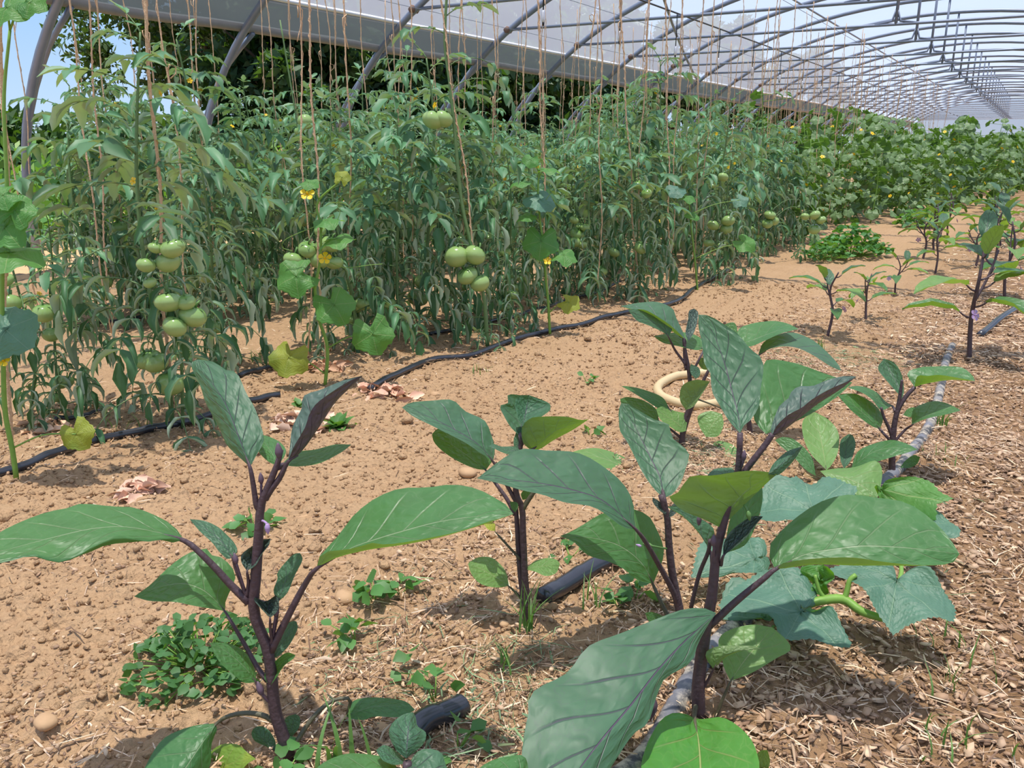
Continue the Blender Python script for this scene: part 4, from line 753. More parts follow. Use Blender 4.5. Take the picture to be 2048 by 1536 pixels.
px_leaf(r, B, pl, 'egg_dark', 0, .05, (1544, 872), (1713, 753), [(0, .05, [(1542, 855), (1557, 815), (1566, 805), (1578, 795), (1585, 780), (1602, 772), (1625, 772), (1655, 760), (1688, 752)]), (.5, 0, [(1560, 866), (1600, 836), (1637, 807), (1678, 781)]), (1, -.035, [(1553, 852), (1576, 830), (1604, 815), (1625, 798), (1662, 777), (1690, 765)])])
px_leaf(r, B, pl, 'egg_green', .0, -.05, (1441, 1056), (1554, 949), [(0, -.05, [(1415, 1042), (1380, 1028), (1357, 1018), (1352, 1004), (1332, 997), (1357, 984), (1380, 953), (1425, 951), (1487, 942), (1530, 943)]), (.5, .0, [(1460, 1020), (1490, 985), (1520, 964)]), (1, .02, [(1476, 1022), (1512, 987), (1538, 962)])], [(1442, 1070, 0)], pr=.006)
px_leaf(r, B, pl, 'egg_blue', -.03, .02, (1536, 948), (1605, 893), [(0, .01, [(1545, 930), (1562, 912), (1580, 900)]), (.5, -.01, [(1560, 930), (1585, 908)]), (1, .0, [(1556, 950), (1575, 935), (1592, 915)])])
px_leaf(r, B, pl, 'egg_green', -.02, -.04, (1550, 1138), (1919, 1108), [(0, .09, [(1539, 1115), (1540, 1090), (1552, 1073), (1580, 1045), (1632, 1008), (1680, 991), (1715, 990), (1750, 995), (1792, 1000), (1825, 1011), (1867, 1042), (1898, 1075)]), (.5, 0, [(1580, 1122), (1617, 1107), (1680, 1097), (1730, 1092), (1805, 1095), (1875, 1102)]), (.85, -.025, [(1567, 1137), (1630, 1129), (1705, 1131), (1780, 1131), (1850, 1130), (1900, 1126)]), (1, -.04, [(1567, 1126), (1630, 1117), (1705, 1115), (1755, 1122), (1830, 1130), (1900, 1127)])],
        [(1530, 1155, -.02), (1480, 1196, -.01), (1440, 1232, 0), (1418, 1252, 0)], pr=.0065)
px_leaf(r, B, pl, 'egg_blue', -.03, -.36, (1433, 1226), (1085, 1660), [(0, .04, [(1412, 1217), (1365, 1219), (1290, 1247), (1240, 1267), (1195, 1283), (1168, 1300), (1140, 1340), (1113, 1358), (1077, 1375), (1057, 1396), (1057, 1425), (1048, 1470), (1042, 1540), (1050, 1610)]), (.5, -.01, [(1400, 1255), (1365, 1287), (1315, 1342), (1265, 1407), (1210, 1472), (1165, 1530), (1125, 1590)]), (1, .0, [(1416, 1250), (1396, 1287), (1384, 1322), (1350, 1345), (1330, 1356), (1314, 1390), (1296, 1445), (1265, 1470), (1228, 1525), (1170, 1610)])], n=30, k=6)
px_leaf(r, B, pl, 'egg_green', -.03, -.05, (1427, 1338), (1522, 1297), [(0, 0, [(1413, 1318), (1414, 1302), (1440, 1292), (1485, 1291), (1505, 1292)]), (.5, -.01, [(1440, 1318), (1470, 1303), (1500, 1300)]), (1, .01, [(1436, 1330), (1455, 1312), (1490, 1300)])], [(1415, 1362, -.01), (1400, 1388, 0)], pr=.003)
px_leaf(r, B, pl, 'egg_pale', 0, .03, (1461, 1362), (1545, 1255), [(0, .03, [(1448, 1335), (1442, 1305), (1436, 1285), (1445, 1268), (1470, 1256), (1508, 1249)]), (.5, 0, [(1490, 1320), (1520, 1285)]), (1, -.02, [(1505, 1345), (1552, 1317), (1581, 1300), (1573, 1280)])], [(1447, 1395, 0), (1425, 1445, 0), (1405, 1452, 0)], pr=.0035, pm='egg_stem_green')
px_leaf(r, B, pl, 'egg_spring', -.07, -.46, (1389, 1437), (1400, 1700), [(0, .02, [(1372, 1428), (1345, 1426), (1322, 1440), (1305, 1466), (1290, 1500), (1283, 1545), (1310, 1630)]), (.5, .02, [(1392, 1455), (1397, 1482), (1401, 1536), (1402, 1620)]), (1, .02, [(1410, 1438), (1440, 1434), (1468, 1446), (1497, 1472), (1512, 1500), (1518, 1545), (1490, 1630)])], [(1390, 1420, -.02), (1396, 1400, 0)], n=26, k=6, pm='egg_stem_green')
px_leaf(r, B, pl, 'egg_green', -.16, -.2, (1510, 1560), (1535, 1500), [(0, 0, [(1508, 1520), (1520, 1502)]), (1, 0, [(1530, 1555), (1540, 1525)])])
px_leaf(r, B, pl, 'egg_blue', .03, .0, (1421, 1102), (1335, 1014), [(0, .02, [(1428, 1060), (1400, 1036), (1370, 1018), (1350, 1012)]), (.5, 0, [(1400, 1068), (1370, 1036)]), (1, -.01, [(1410, 1085), (1394, 1060), (1366, 1032), (1350, 1022)])], [(1424, 1130, .02), (1428, 1160, 0)], pr=.0035)
px_leaf(r, B, pl, 'egg_dark', -.02, -.04, (1446, 1112), (1526, 1033), [(0, .0, [(1448, 1085), (1462, 1062), (1490, 1040), (1508, 1032)]), (.5, .01, [(1465, 1090), (1495, 1060)]), (1, -.02, [(1462, 1100), (1490, 1078), (1512, 1050)])], [(1442, 1130, 0)], pr=.003)
px_leaf(r, B, pl, 'egg_green', .05, .09, (1452, 1106), (1522, 955), [(0, 0, [(1455, 1060), (1470, 1010), (1495, 970)]), (1, 0, [(1490, 1090), (1512, 1050), (1525, 1000)])])
px_leaf(r, B, pl, 'egg_blue', .12, .16, (1475, 945), (1415, 950), [(0, .03, [(1460, 936), (1430, 938)]), (1, -.02, [(1455, 958), (1430, 962)])])
stem(r, B, pl, [(1382, 1215, .06), (1398, 1150, .05), (1416, 1105, .03), (1420, 1080, .02)], [.004, .0035], name='side_shoot')
bud(r, B, pl, 1497, 1030, -.03, .006, 'calyx', (.3, 0, -1), (1488, 1010, -.02)); bud(r, B, pl, 1298 + 100, 1040, 0, .006); bud(r, B, pl, 1427, 1082, -.02, .007, ax=(0, 0, 1), to=(1430, 1120, 0)); bud(r, B, pl, 1488, 912, -.01, .006, ax=(0, 0, 1), to=(1480, 940, 0)); bud(r, B, pl, 1297 + 5, 1412, -.03, .016, 'bud', (0, 0, -1), (1305, 1345, -.02))
px_leaf(r, B, pl, 'egg_blue', .06, .04, (1330, 1480), (1300, 1430), [(0, .02, [(1370, 1440), (1345, 1390), (1325, 1380)]), (1, -.02, [(1300, 1470), (1290, 1450)])])
# --- the plant by the cream hose
r, B, pl = plant((1362, 890), 'eggplant plant in front of the cream hose loop, folded leaf pointing left at its top')
stem(r, B, pl, [(1362, 898, 0), (1368, 850, 0), (1381, 800, 0), (1378, 745, 0), (1370, 700, 0), (1367, 676, 0)], [.011, .009, .007, .005])
stem(r, B, pl, [(1360, 892, 0), (1378, 830, .0), (1400, 775, 0), (1420, 735, 0)], [.008, .007, .005])
px_leaf(r, B, pl, 'egg_blue', 0, -.05, (1371, 680), (1241, 612), [(0, .09, [(1364, 660), (1352, 635), (1345, 617), (1316, 604), (1282, 605), (1262, 608)]), (.5, .0, [(1358, 672), (1335, 655), (1305, 632), (1270, 622)]), (1, -.04, [(1360, 668), (1340, 650), (1318, 635), (1290, 620), (1262, 618)])], [(1368, 700, 0), (1370, 730, 0)])
px_leaf(r, B, pl, 'egg_blue', -.03, -.08, (1337, 673), (1256, 620), [(0, .02, [(1344, 655), (1322, 636), (1290, 622), (1268, 618)]), (.5, 0, [(1322, 655), (1285, 633)]), (1, -.01, [(1325, 664), (1300, 652), (1275, 642), (1264, 630)])], [(1350, 700, 0), (1368, 725, 0), (1372, 740, 0)])
px_leaf(r, B, pl, 'egg_dark', -.02, .02, (1377, 682), (1388, 617), [(0, 0, [(1371, 665), (1376, 640), (1378, 622)]), (.5, .01, [(1382, 650)]), (1, 0, [(1388, 665), (1395, 640), (1396, 624)])])
px_leaf(r, B, pl, 'egg_green', .03, .0, (1407, 698), (1307, 672), [(0, .05, [(1400, 675), (1365, 664), (1335, 667)]), (.5, 0, [(1370, 684), (1335, 678)]), (1, -.03, [(1390, 700), (1355, 692), (1325, 685)])], [(1400, 715, 0), (1382, 750, 0)])
px_leaf(r, B, pl, 'egg_blue', -.03, -.02, (1392, 758), (1382, 728), [(0, 0, [(1382, 748), (1380, 735)]), (1, 0, [(1400, 750), (1398, 736)])])
px_leaf(r, B, pl, 'egg_blue', .03, .0, (1420, 740), (1398, 716), [(0, .02, [(1405, 738), (1396, 725)]), (1, 0, [(1418, 728), (1408, 716)])])
px_leaf(r, B, pl, 'egg_green', -.05, -.06, (1372, 820), (1420, 763), [(0, -.03, [(1360, 800), (1364, 772), (1388, 760), (1408, 761)]), (.5, 0, [(1385, 798), (1402, 778)]), (1, 0, [(1388, 812), (1404, 788)])])
px_leaf(r, B, pl, 'egg_green', 0, -.04, (1340, 820), (1242, 772), [(0, .02, [(1325, 795), (1290, 780), (1260, 773)]), (1, -.01, [(1318, 817), (1290, 800), (1262, 783)])], [(1355, 840, 0), (1368, 855, 0)])
px_leaf(r, B, pl, 'egg_green', .02, -.03, (1318, 842), (1240, 798), [(0, .03, [(1312, 818), (1285, 800), (1255, 794)]), (1, -.02, [(1295, 845), (1265, 830), (1245, 812)])], [(1340, 858, 0), (1362, 876, 0)])
px_leaf(r, B, pl, 'egg_pale', -.03, -.05, (1372, 862), (1312, 818), [(0, .03, [(1374, 830), (1350, 822), (1326, 812)]), (.5, 0, [(1350, 843), (1330, 830)]), (1, -.02, [(1358, 864), (1338, 852), (1320, 838)])])
px_leaf(r, B, pl, 'egg_pale', -.03, -.05, (1444, 828), (1412, 874), [(0, .02, [(1420, 822), (1396, 832), (1400, 855)]), (.5, 0, [(1425, 848)]), (1, -.01, [(1447, 850), (1436, 872)])], [(1450, 820, 0), (1400, 800, 0), (1385, 795, 0)], pr=.003, pm='egg_stem_green')
px_leaf(r, B, pl, 'egg_pale', -.03, -.1, (1397, 928), (1478, 915), [(0, .05, [(1404, 903), (1425, 888), (1438, 881), (1462, 888), (1476, 900)]), (.5, 0, [(1425, 908), (1455, 905)]), (1, -.03, [(1410, 916), (1435, 913), (1462, 918)])], [(1385, 940, -.03), (1372, 950, -.02), (1364, 905, 0)], pr=.0035, pm='egg_stem_green')
px_leaf(r, B, pl, 'egg_pale', -.2, -.25, (1292, 946), (1140, 906), [(0, .08, [(1280, 940), (1250, 915), (1212, 900), (1187, 896), (1158, 900)]), (.5, 0, [(1255, 935), (1200, 915)]), (1, -.04, [(1270, 947), (1228, 941), (1180, 930), (1155, 918)])], [(1320, 950, -.15), (1355, 925, -.05), (1362, 895, 0)], pr=.0035, pm='egg_stem_green')
px_leaf(r, B, pl, 'egg_yellow', -.2, -.22, (1302, 960), (1240, 948), [(0, .03, [(1290, 944), (1260, 942)]), (1, -.02, [(1285, 968), (1255, 962)])])
# --- the plant hidden behind the upright leaf
r, B, pl = plant((1502, 868), 'eggplant plant hidden behind the upright leaves of the biggest one, two leaves pointing right')
stem(r, B, pl, [(1502, 880, 0), (1492, 800, 0), (1484, 740, 0), (1480, 690, 0)], [.01, .008, .005])
px_leaf(r, B, pl, 'egg_green', 0, -.03, (1474, 690), (1597, 658), [(0, .08, [(1476, 660), (1500, 648), (1530, 643), (1552, 642), (1578, 648)]), (.5, 0, [(1510, 678), (1560, 660)]), (1, -.04, [(1500, 693), (1528, 682), (1562, 667)])], [(1480, 710, 0)])
px_leaf(r, B, pl, 'egg_blue', -.03, -.1, (1516, 711), (1683, 742), [(0, .08, [(1526, 686), (1550, 671), (1587, 665), (1625, 680), (1652, 702), (1676, 728)]), (.5, 0, [(1560, 690), (1625, 705)]), (1, -.03, [(1530, 701), (1562, 693), (1595, 696), (1627, 711), (1662, 733)])], [(1500, 725, 0), (1488, 755, 0)])
px_leaf(r, B, pl, 'egg_green', .08, .12, (1470, 690), (1445, 650), [(0, 0, [(1450, 675)]), (1, 0, [(1475, 665), (1468, 645)])])
# --- the plant right of centre with the bright underside leaves
r, B, pl = plant((1783, 952), 'eggplant plant on the right beside the dusty pipe, broad pale leaves around its foot')
stem(r, B, pl, [(1784, 962, 0), (1784, 910, 0), (1786, 872, 0), (1794, 825, 0), (1812, 793, 0), (1830, 774, 0)], [.011, .01, .008, .006])
stem(r, B, pl, [(1786, 880, 0), (1778, 857, 0), (1768, 835, 0), (1762, 815, 0)], [.006, .004]); stem(r, B, pl, [(1794, 825, 0), (1800, 790, 0), (1804, 760, 0)], [.007, .004])
px_leaf(r, B, pl, 'egg_blue', 0, .1, (1804, 798), (1768, 717), [(0, 0, [(1794, 785), (1774, 762), (1756, 737)]), (.5, .02, [(1795, 770), (1780, 742)]), (1, 0, [(1808, 780), (1803, 748), (1788, 725)])])
px_leaf(r, B, pl, 'egg_green', 0, -.05, (1829, 774), (1950, 762), [(0, .06, [(1814, 746), (1840, 735), (1862, 733), (1920, 734), (1944, 750)]), (.5, 0, [(1850, 768), (1900, 760)]), (1, -.05, [(1835, 752), (1855, 752), (1880, 750), (1923, 757)])])
px_leaf(r, B, pl, 'egg_green', .02, -.05, (1760, 858), (1675, 791), [(0, .07, [(1766, 835), (1750, 810), (1718, 790), (1695, 787)]), (.5, 0, [(1740, 838), (1705, 808)]), (1, -.02, [(1740, 850), (1706, 824), (1688, 805)])], [(1768, 868, 0), (1782, 882, 0)])
px_leaf(r, B, pl, 'egg_green', .06, .0, (1785, 812), (1695, 775), [(0, .06, [(1770, 802), (1754, 785), (1730, 774), (1710, 772)]), (1, -.02, [(1762, 820), (1745, 800), (1725, 786)])], [(1790, 822, 0)])
px_leaf(r, B, pl, 'egg_green', -.02, -.12, (1823, 850), (1922, 821), [(0, .07, [(1826, 820), (1845, 808), (1872, 802), (1900, 809)]), (.5, 0, [(1850, 832), (1895, 822)]), (1, -.03, [(1840, 842), (1862, 835), (1892, 829)])], [(1810, 860, 0), (1792, 880, 0), (1788, 890, 0)])
px_leaf(r, B, pl, 'egg_green', -.06, -.14, (1703, 936), (1836, 899), [(0, .06, [(1712, 908), (1732, 893), (1778, 880), (1810, 886)]), (.5, 0, [(1745, 905), (1790, 895)]), (1, -.03, [(1725, 930), (1755, 923), (1798, 910)])])
px_leaf(r, B, pl, 'egg_pale', -.1, .1, (1653, 940), (1630, 824), [(0, 0, [(1625, 912), (1609, 882), (1604, 850), (1612, 833)]), (.5, .01, [(1646, 900), (1638, 860)]), (1, 0, [(1663, 930), (1676, 903), (1677, 866), (1658, 840)])], [(1660, 955, -.1), (1720, 965, -.05), (1783, 955, 0)], pm='egg_stem_green')
px_leaf(r, B, pl, 'egg_blue', -.06, .05, (1688, 938), (1697, 868), [(0, 0, [(1680, 915), (1681, 882)]), (.5, .01, [(1692, 900)]), (1, 0, [(1702, 920), (1711, 890), (1706, 872)])])
px_leaf(r, B, pl, 'egg_green', -.12, -.05, (1632, 952), (1550, 880), [(0, .0, [(1622, 912), (1590, 880), (1565, 874)]), (1, -.01, [(1612, 940), (1585, 912), (1562, 893)])])
px_leaf(r, B, pl, 'egg_pale', -.12, -.2, (1640, 942), (1755, 995), [(0, .05, [(1670, 937), (1710, 934), (1750, 921), (1764, 938), (1762, 968)]), (.5, 0, [(1690, 955), (1730, 975)]), (1, -.02, [(1660, 960), (1690, 978), (1725, 995)])])
px_leaf(r, B, pl, 'egg_green', .1, .05, (1806, 830), (1840, 824), [(0, .02, [(1815, 818), (1830, 815)]), (1, -.01, [(1818, 834), (1832, 834)])])
px_leaf(r, B, pl, 'egg_green', .02, -.02, (1800, 935), (1840, 915), [(0, .02, [(1812, 920), (1828, 910)]), (1, -.01, [(1818, 936), (1834, 928)])])

# farther eggplants, grown rather than traced
def gleaf(mb, base, az, rise, L, W, droop, fold, rng, n=9, m=5):
    d = np.array([math.cos(az) * math.cos(rise), math.sin(az) * math.cos(rise), math.sin(rise)]); p = np.asarray(base, float); V = []; U = []
    side = np.array([-math.sin(az), math.cos(az), 0])
    for i in range(n):
        t = i / (n - 1); wd = W * (math.sin(math.pi * min(1, t * .97 + .02) ** .8) ** .75); up = nrm(np.cross(d, side) * -1)
        if up[2] < 0 and abs(up[2]) > .2: up = -up
        for j in range(m):
            s = (j / (m - 1) - .5) * 2; V.append(p + side * s * wd * math.cos(fold) + up * abs(s) * wd * math.sin(fold) + up * .004 * math.sin(i * 2.1 + j * 3)); U.append((t, j / (m - 1)))
        p = p + d * L / (n - 1); d = np.array(Matrix.Rotation(droop / n, 3, Vector(side)) @ Vector(d)) if True else d
    mb.add(V, grid_faces(n, m), U)
EF = flower_mesh(.026, 'purple')
def make_egg(seed, Ht, nl, bushy=1.0):
    rng = np.random.default_rng(seed); r = link('eggplant_plant', None); sb = MB()
    S = cr([(0, 0, -.03), (.02, .01, Ht * .35), (-.01, .02, Ht * .7), (.03, -.01, Ht)], 24); tube(sb, S, [.011, .009, .005], 7)
    q = S[12]; S2 = cr([q, q + [.06 * math.cos(seed), .06 * math.sin(seed), Ht * .2], q + [.10 * math.cos(seed), .1 * math.sin(seed), Ht * .42]], 12); tube(sb, S2, [.007, .004], 6)
    sb.link('stem', M['egg_stem'], r)
    for i in range(nl):
        t = .3 + .7 * (i + .5) / nl; src = S if i % 3 else S2; p = src[min(len(src) - 1, int(t * (len(src) - 1)))]; az = i * 2.4 + seed + rng.normal() * .3
        top = t > .75; rise = rng.uniform(.5, 1.1) if top else rng.uniform(.1, .5); L = Ht * rng.uniform(.44, .56) * (.75 if top else 1) * (.8 if t < .3 else 1)
        pt = p + np.array([math.cos(az), math.sin(az), .5]) * L * .22; mb = MB(); gleaf(mb, pt, az, rise, L, L * .22 * bushy, rng.uniform(.4, 1.1) if top else rng.uniform(.7, 1.4), rng.uniform(.15, .55), rng)
        lf = mb.link('leaf', M['egg_blue' if top else ('egg_green' if i % 4 else 'egg_pale')], r)
        if sum(pp.normal.z * pp.area for pp in lf.data.polygons) < 0: lf.data.flip_normals()
        st = MB(); tube(st, [p, (p + pt) / 2 - [0, 0, .006], pt], [.005, .0035], 5, 6); st.link('petiole', M['egg_stem'], lf)
    f = link('flower', EF, r, (.09 * math.cos(seed * 3), .09 * math.sin(seed * 3), Ht * .42)); f.rotation_euler = (1.2, .2, seed)
    return r
EGG = [make_egg(2, .44, 8), make_egg(5, .52, 9), make_egg(9, .38, 7), make_egg(13, .5, 9)]
def far_eggs():
    rng = np.random.default_rng(4); gp = 'small eggplants farther along'
    L = [((1655, 668), 0, 0.3, .78, 'eggplant plant with an open purple flower beside the middle of the path'), ((1732, 640), 2, 1.9, .72, 'eggplant plant with a drooping purple flower, next beyond the open-flowered one'),
         ((1940, 722), 1, 2.2, 1.1, 'tall eggplant plant at the right, second from the front along the dusty pipe'), ((1790, 590), 0, 4.0, .62, 'small eggplant plant in the middle distance between the two rows'),
         ((1870, 548), 3, 1.0, .8, 'eggplant plant in the distance standing against the bare soil bank'), ((2010, 600), 1, 3.0, 1.0, 'eggplant plant at the right edge beyond the dark pipe end'),
         ((1950, 535), 2, .5, .9, 'distant eggplant plant left of the one at the right edge')]
    for px, k, rz, s, lb in L: dup(EGG[k], gnd(*px), rz, s, lb, gp); o = None
    for y in np.arange(8.6, 11.5, .75):
        for X in (-.78, -.2): dup(EGG[int(rng.integers(0, 4))], (X + rng.normal() * .06, y + rng.normal() * .1, 0), rng.random() * 6, rng.uniform(.85, 1.05), 'eggplant plant far along the row before the green mass of vines', 'far eggplants')
    for o in list(COL.objects):
        if o.name.startswith('eggplant_plant') and o.get('label') and not o.get('category'): o['category'] = 'eggplant plant'
far_eggs()

# ------------------------------------------------------------------ cucumbers
def plane_pt(x, y, P, N): r_ = ray(x, y); return CAM + r_ * (((P - CAM) @ N) / (r_ @ N))
def fan_leaf(mb, c, ring, N, veins, wave=.004, nr=5, seed=0):
    """lobed leaf: rings from the leaf stalk's end out to the toothed margin"""
    ring = np.asarray(ring); n = len(ring); V = []; U = []
    ang = np.array([math.atan2(*( (p - c) @ nrm(np.cross(N, (0.3, .2, 1))), (p - c) @ nrm(np.cross(N, np.cross(N, (0.3, .2, 1)))) )) for p in ring])
    va = [ang[v % n] for v in veins]
    for k in range(nr + 1):
        f = k / nr
        for i in range(n):
            dv = min(abs((ang[i] - a + math.pi) % (2 * math.pi) - math.pi) for a in va)
            V.append(c + (ring[i] - c) * f + N * wave * (math.sin(4 * ang[i] + seed) * f * f * 2 + .6 * math.sin(9 * f + 3 * ang[i])) ); U.append((f * .98, min(.5 + dv * .42 * (f * .6 + .4), 1)))
    mb.add(V, grid_faces(nr + 1, n, True), U)
def px_fan(par, B, d, c, outline, N, m, veins=(0,), wave=.004, seed=0, teeth=.035):
    N = nrm(N); P = at(c[0], c[1], d); R = cr([plane_pt(x, y, P, N) for x, y in outline] + [plane_pt(*outline[0], P, N)], len(outline) * 5 + 1)[:-1]
    t = np.array([1 + teeth * ((i % 2) - .5) for i in range(len(R))])[:, None]; R = P + (R - P) * t
    mb = MB(); fan_leaf(mb, P - B, R - B, N, [v * 5 for v in veins], wave, 5, seed); lf = mb.link('leaf', M[m], par)
    if sum(p.normal.z * p.area for p in lf.data.polygons) < 0: lf.data.flip_normals()
    return lf
B = gnd(1630, 1290); r = thing('cucumber_plant', B, 'low cucumber plant sprawling on the mulch behind the biggest eggplant, broad blue-green leaves', 'cucumber plant', 'cucumber plants')
UPN = np.array([.05, -.35, 1.0]); back = -FW
DC = dep(gnd(1600, 1240)) - .05
px_fan(r, B, 1.98, (1625, 1020), [(1521, 1040), (1520, 1000), (1530, 970), (1548, 959), (1580, 961), (1593, 952), (1615, 961), (1632, 957), (1648, 945), (1672, 953), (1694, 972), (1714, 986), (1690, 1015), (1655, 1040), (1615, 1052), (1575, 1047), (1550, 1050)], UPN, 'cuke', (1, 3, 6, 9, 12), .006, 1)
px_fan(r, B, 2.1, (1765, 980), [(1750, 977), (1775, 964), (1797, 955), (1830, 951), (1862, 962), (1880, 984), (1906, 1000), (1876, 1012), (1872, 1041), (1840, 1045), (1800, 1030), (1765, 1005)], (-.1, -.75, .6), 'cuke_green', (3, 6, 8, 10), .008, 2)
px_fan(r, B, 2.0, (1850, 1050), [(1830, 1020), (1870, 1022), (1895, 1035), (1918, 1060), (1915, 1078), (1890, 1076), (1850, 1085), (1825, 1060)], UPN, 'cuke', (2, 4, 6), .004, 3)
px_fan(r, B, 1.92, (1510, 1118), [(1382, 1151), (1390, 1120), (1397, 1100), (1410, 1086), (1450, 1074), (1490, 1078), (1527, 1082), (1534, 1104), (1522, 1112), (1540, 1128), (1520, 1148), (1495, 1153), (1470, 1140), (1440, 1148), (1410, 1149)], UPN, 'cuke', (0, 3, 6, 11), .005, 4)
px_fan(r, B, 1.72, (1602, 1224), [(1600, 1215), (1632, 1200), (1634, 1178), (1612, 1155), (1594, 1142), (1560, 1140), (1521, 1142), (1492, 1155), (1466, 1175), (1450, 1198), (1438, 1220), (1468, 1228), (1505, 1231), (1541, 1235), (1560, 1262), (1580, 1282), (1605, 1287), (1650, 1283), (1702, 1284), (1695, 1265), (1682, 1248), (1660, 1222), (1630, 1228)], UPN, 'cuke', (2, 5, 9, 15, 18), .006, 5)
px_fan(r, B, 1.74, (1793, 1162), [(1795, 1158), (1785, 1128), (1755, 1118), (1720, 1120), (1680, 1124), (1660, 1133), (1675, 1148), (1700, 1160), (1725, 1182), (1745, 1208), (1763, 1232), (1778, 1252), (1788, 1266), (1810, 1254), (1838, 1247), (1876, 1238), (1905, 1243), (1913, 1222), (1910, 1203), (1884, 1172), (1860, 1145), (1838, 1138), (1816, 1142), (1798, 1156)], (.1, -.45, 1), 'cuke', (4, 9, 12, 16, 20), .006, 6)
px_fan(r, B, 1.80, (1530, 1235), [(1440, 1232), (1470, 1240), (1540, 1238), (1545, 1225), (1520, 1180), (1470, 1160), (1445, 1190)], UPN, 'cuke', (0, 4), .004, 7)
px_fan(r, B, 1.78, (1640, 1160), [(1632, 1190), (1615, 1165), (1612, 1135), (1640, 1128), (1664, 1140), (1660, 1168), (1648, 1188)], (-.2, -1, .5), 'cuke_green', (2, 3, 5), .012, 8)
mb = MB(); d0 = 1.76
tube(mb, np.array([at(x, y, d0 + dd) for x, y, dd in ((1560, 1240, .12), (1590, 1222, .06), (1618, 1208, .0), (1655, 1199, 0), (1690, 1200, 0), (1722, 1222, -.02), (1760, 1235, -.03), (1775, 1238, -.03))]) - B, [.008, .009, .010, .0075], 9, 30)
tube(mb, np.array([at(1688, 1200, d0), at(1694, 1182, d0), at(1700, 1160, d0), at(1712, 1150, d0)]) - B, [.006, .005], 7, 10); tube(mb, np.array([at(1650, 1198, d0), at(1638, 1180, d0), at(1630, 1150, d0)]) - B, [.005, .0035], 7, 10)
tube(mb, np.array([at(1800, 1160, 1.75), at(1803, 1140, 1.82), at(1800, 1120, 1.86)]) - B, .005, 6, 8)
tube(mb, np.array([gnd(1540, 1262), at(1560, 1240, d0 + .12)]) - B, .007, 7, 4)
mb.link('stem', M['cuke_stem'], r)
# climbing vines on twine in the front row
CFLOW = flower_mesh(.026, 'petal')
def lobed(size, seed, n=35):
    rng = np.random.default_rng(seed); a = np.linspace(0, 2 * math.pi, n, endpoint=False); rr = .74 + .14 * np.abs(np.cos(a * 2.5)) ** 1.5
    rr = np.where(np.abs((a - math.pi + math.pi) % (2 * math.pi) - math.pi) < .25, rr * 1.15, rr); g = np.abs(np.abs(a - math.pi)); rr = np.where(g < .35, .25 + g * .8, rr)
    rr = rr * (1 + .06 * ((np.arange(n) % 2) - .5)); return np.stack([np.cos(a) * rr * size, np.sin(a) * rr * size, np.zeros(n)], 1)
def vine_leaf(par, B, P, N, tipdir, size, m, seed, mb=None):
    """5-lobed leaf with its stalk at P, tip toward tipdir"""
    N = nrm(N); x = nrm(np.asarray(tipdir) - N * np.dot(tipdir, N)); y = np.cross(N, x); L = lobed(size, seed)
    bend = lambda q: q + N * (-.35 * (q @ x) ** 2 / size) ; ring = [x * l[0] + y * l[1] for l in L]
    own = mb is None
    if own: mb = MB()
    n0 = mb.n; fan_leaf(mb, np.zeros(3), np.array(ring), N, [0, 7, 28, 13, 22], size * .05, 4, seed)
    V = mb.V[-1]; q = V @ x; s = V @ y; mb.V[-1] = V + N[None] * (-.30 * q ** 2 / size - .2 * s ** 2 / size)[:, None] + (P - B)
    if own:
        lf = mb.link('leaf', M[m], par)
        if sum(p.normal.z * p.area for p in lf.data.polygons) < 0: lf.data.flip_normals()
        return lf
def px_vine(foot, label, stems, leaves, flowers=(), tendrils=()):
    B = gnd(*foot); pl = Plumb(B); r = thing('cucumber_plant', B, label, 'cucumber plant', 'cucumber plants'); sb = MB()
    S = cr([pl.p(x, y, -.03) for x, y in stems], 40); tube(sb, S - B, [.008, .0065, .004], 7); sb.link('stem', M['cuke_stem'], r)
    for i, (x, y, R, tx, ty, nz, m) in enumerate(leaves):
        d = pl.d(y) - .07; P = at(x, y, d); N = nrm(-FW * (1 - nz) + np.array([0, 0, 1.0]) * nz + RT * .15 * math.sin(i)); tip = RT * tx - UP * ty
        lf = vine_leaf(r, B, P, N, tip, R / F * d * 1.15, m, i); q = S[int(np.argmin(np.linalg.norm(S - (P - [0, 0, .06]), axis=1)))]
        st = MB(); tube(st, np.array([P, (P + q) / 2 + [0, 0, .02], q]) - B, [.0022, .0032], 6, 9); st.link('leaf_stalk', M['cuke_stem'], lf)
    for x, y, R in flowers:
        d = pl.d(y) - .09; f = link('flower', CFLOW, r, at(x, y, d) - B); s = R / F * d / .026; f.scale = (s, s, s); f.rotation_euler = (1.0, -.2, YAW + .2)
    for T in tendrils:
        mb = MB(); tube(mb, np.array([pl.p(x, y, -.06) for x, y in T]) - B, .0014, 5, 24); mb.link('tendril', M['cuke_stem'], r)
px_vine((652, 768), 'cucumber vine with two open yellow flowers, left of the tallest tomato', [(650, 770), (655, 715), (652, 680), (638, 640), (633, 600), (630, 575), (640, 520), (641, 450), (635, 405), (680, 362)],
        [(592, 552, 44, -1, .5, .25, 'cuke_green'), (668, 610, 44, .6, 1, .25, 'cuke_green'), (745, 668, 44, .25, 1, .05, 'cuke_green'), (578, 715, 42, -.2, 1, .3, 'cuke_yellow'), (655, 440, 34, -.3, .8, .75, 'cuke_green'), (672, 478, 40, 1, .3, .8, 'cuke_green'), (684, 355, 18, .3, -1, .2, 'cuke_yellow'), (618, 365, 22, .5, .4, .6, 'cuke_green')],
        [(615, 388, 15), (650, 517, 14)], [[(640, 450), (600, 465), (570, 480), (565, 495), (585, 502)], [(676, 400), (680, 425), (668, 450), (655, 445)], [(660, 525), (690, 535), (740, 530), (765, 528)]])
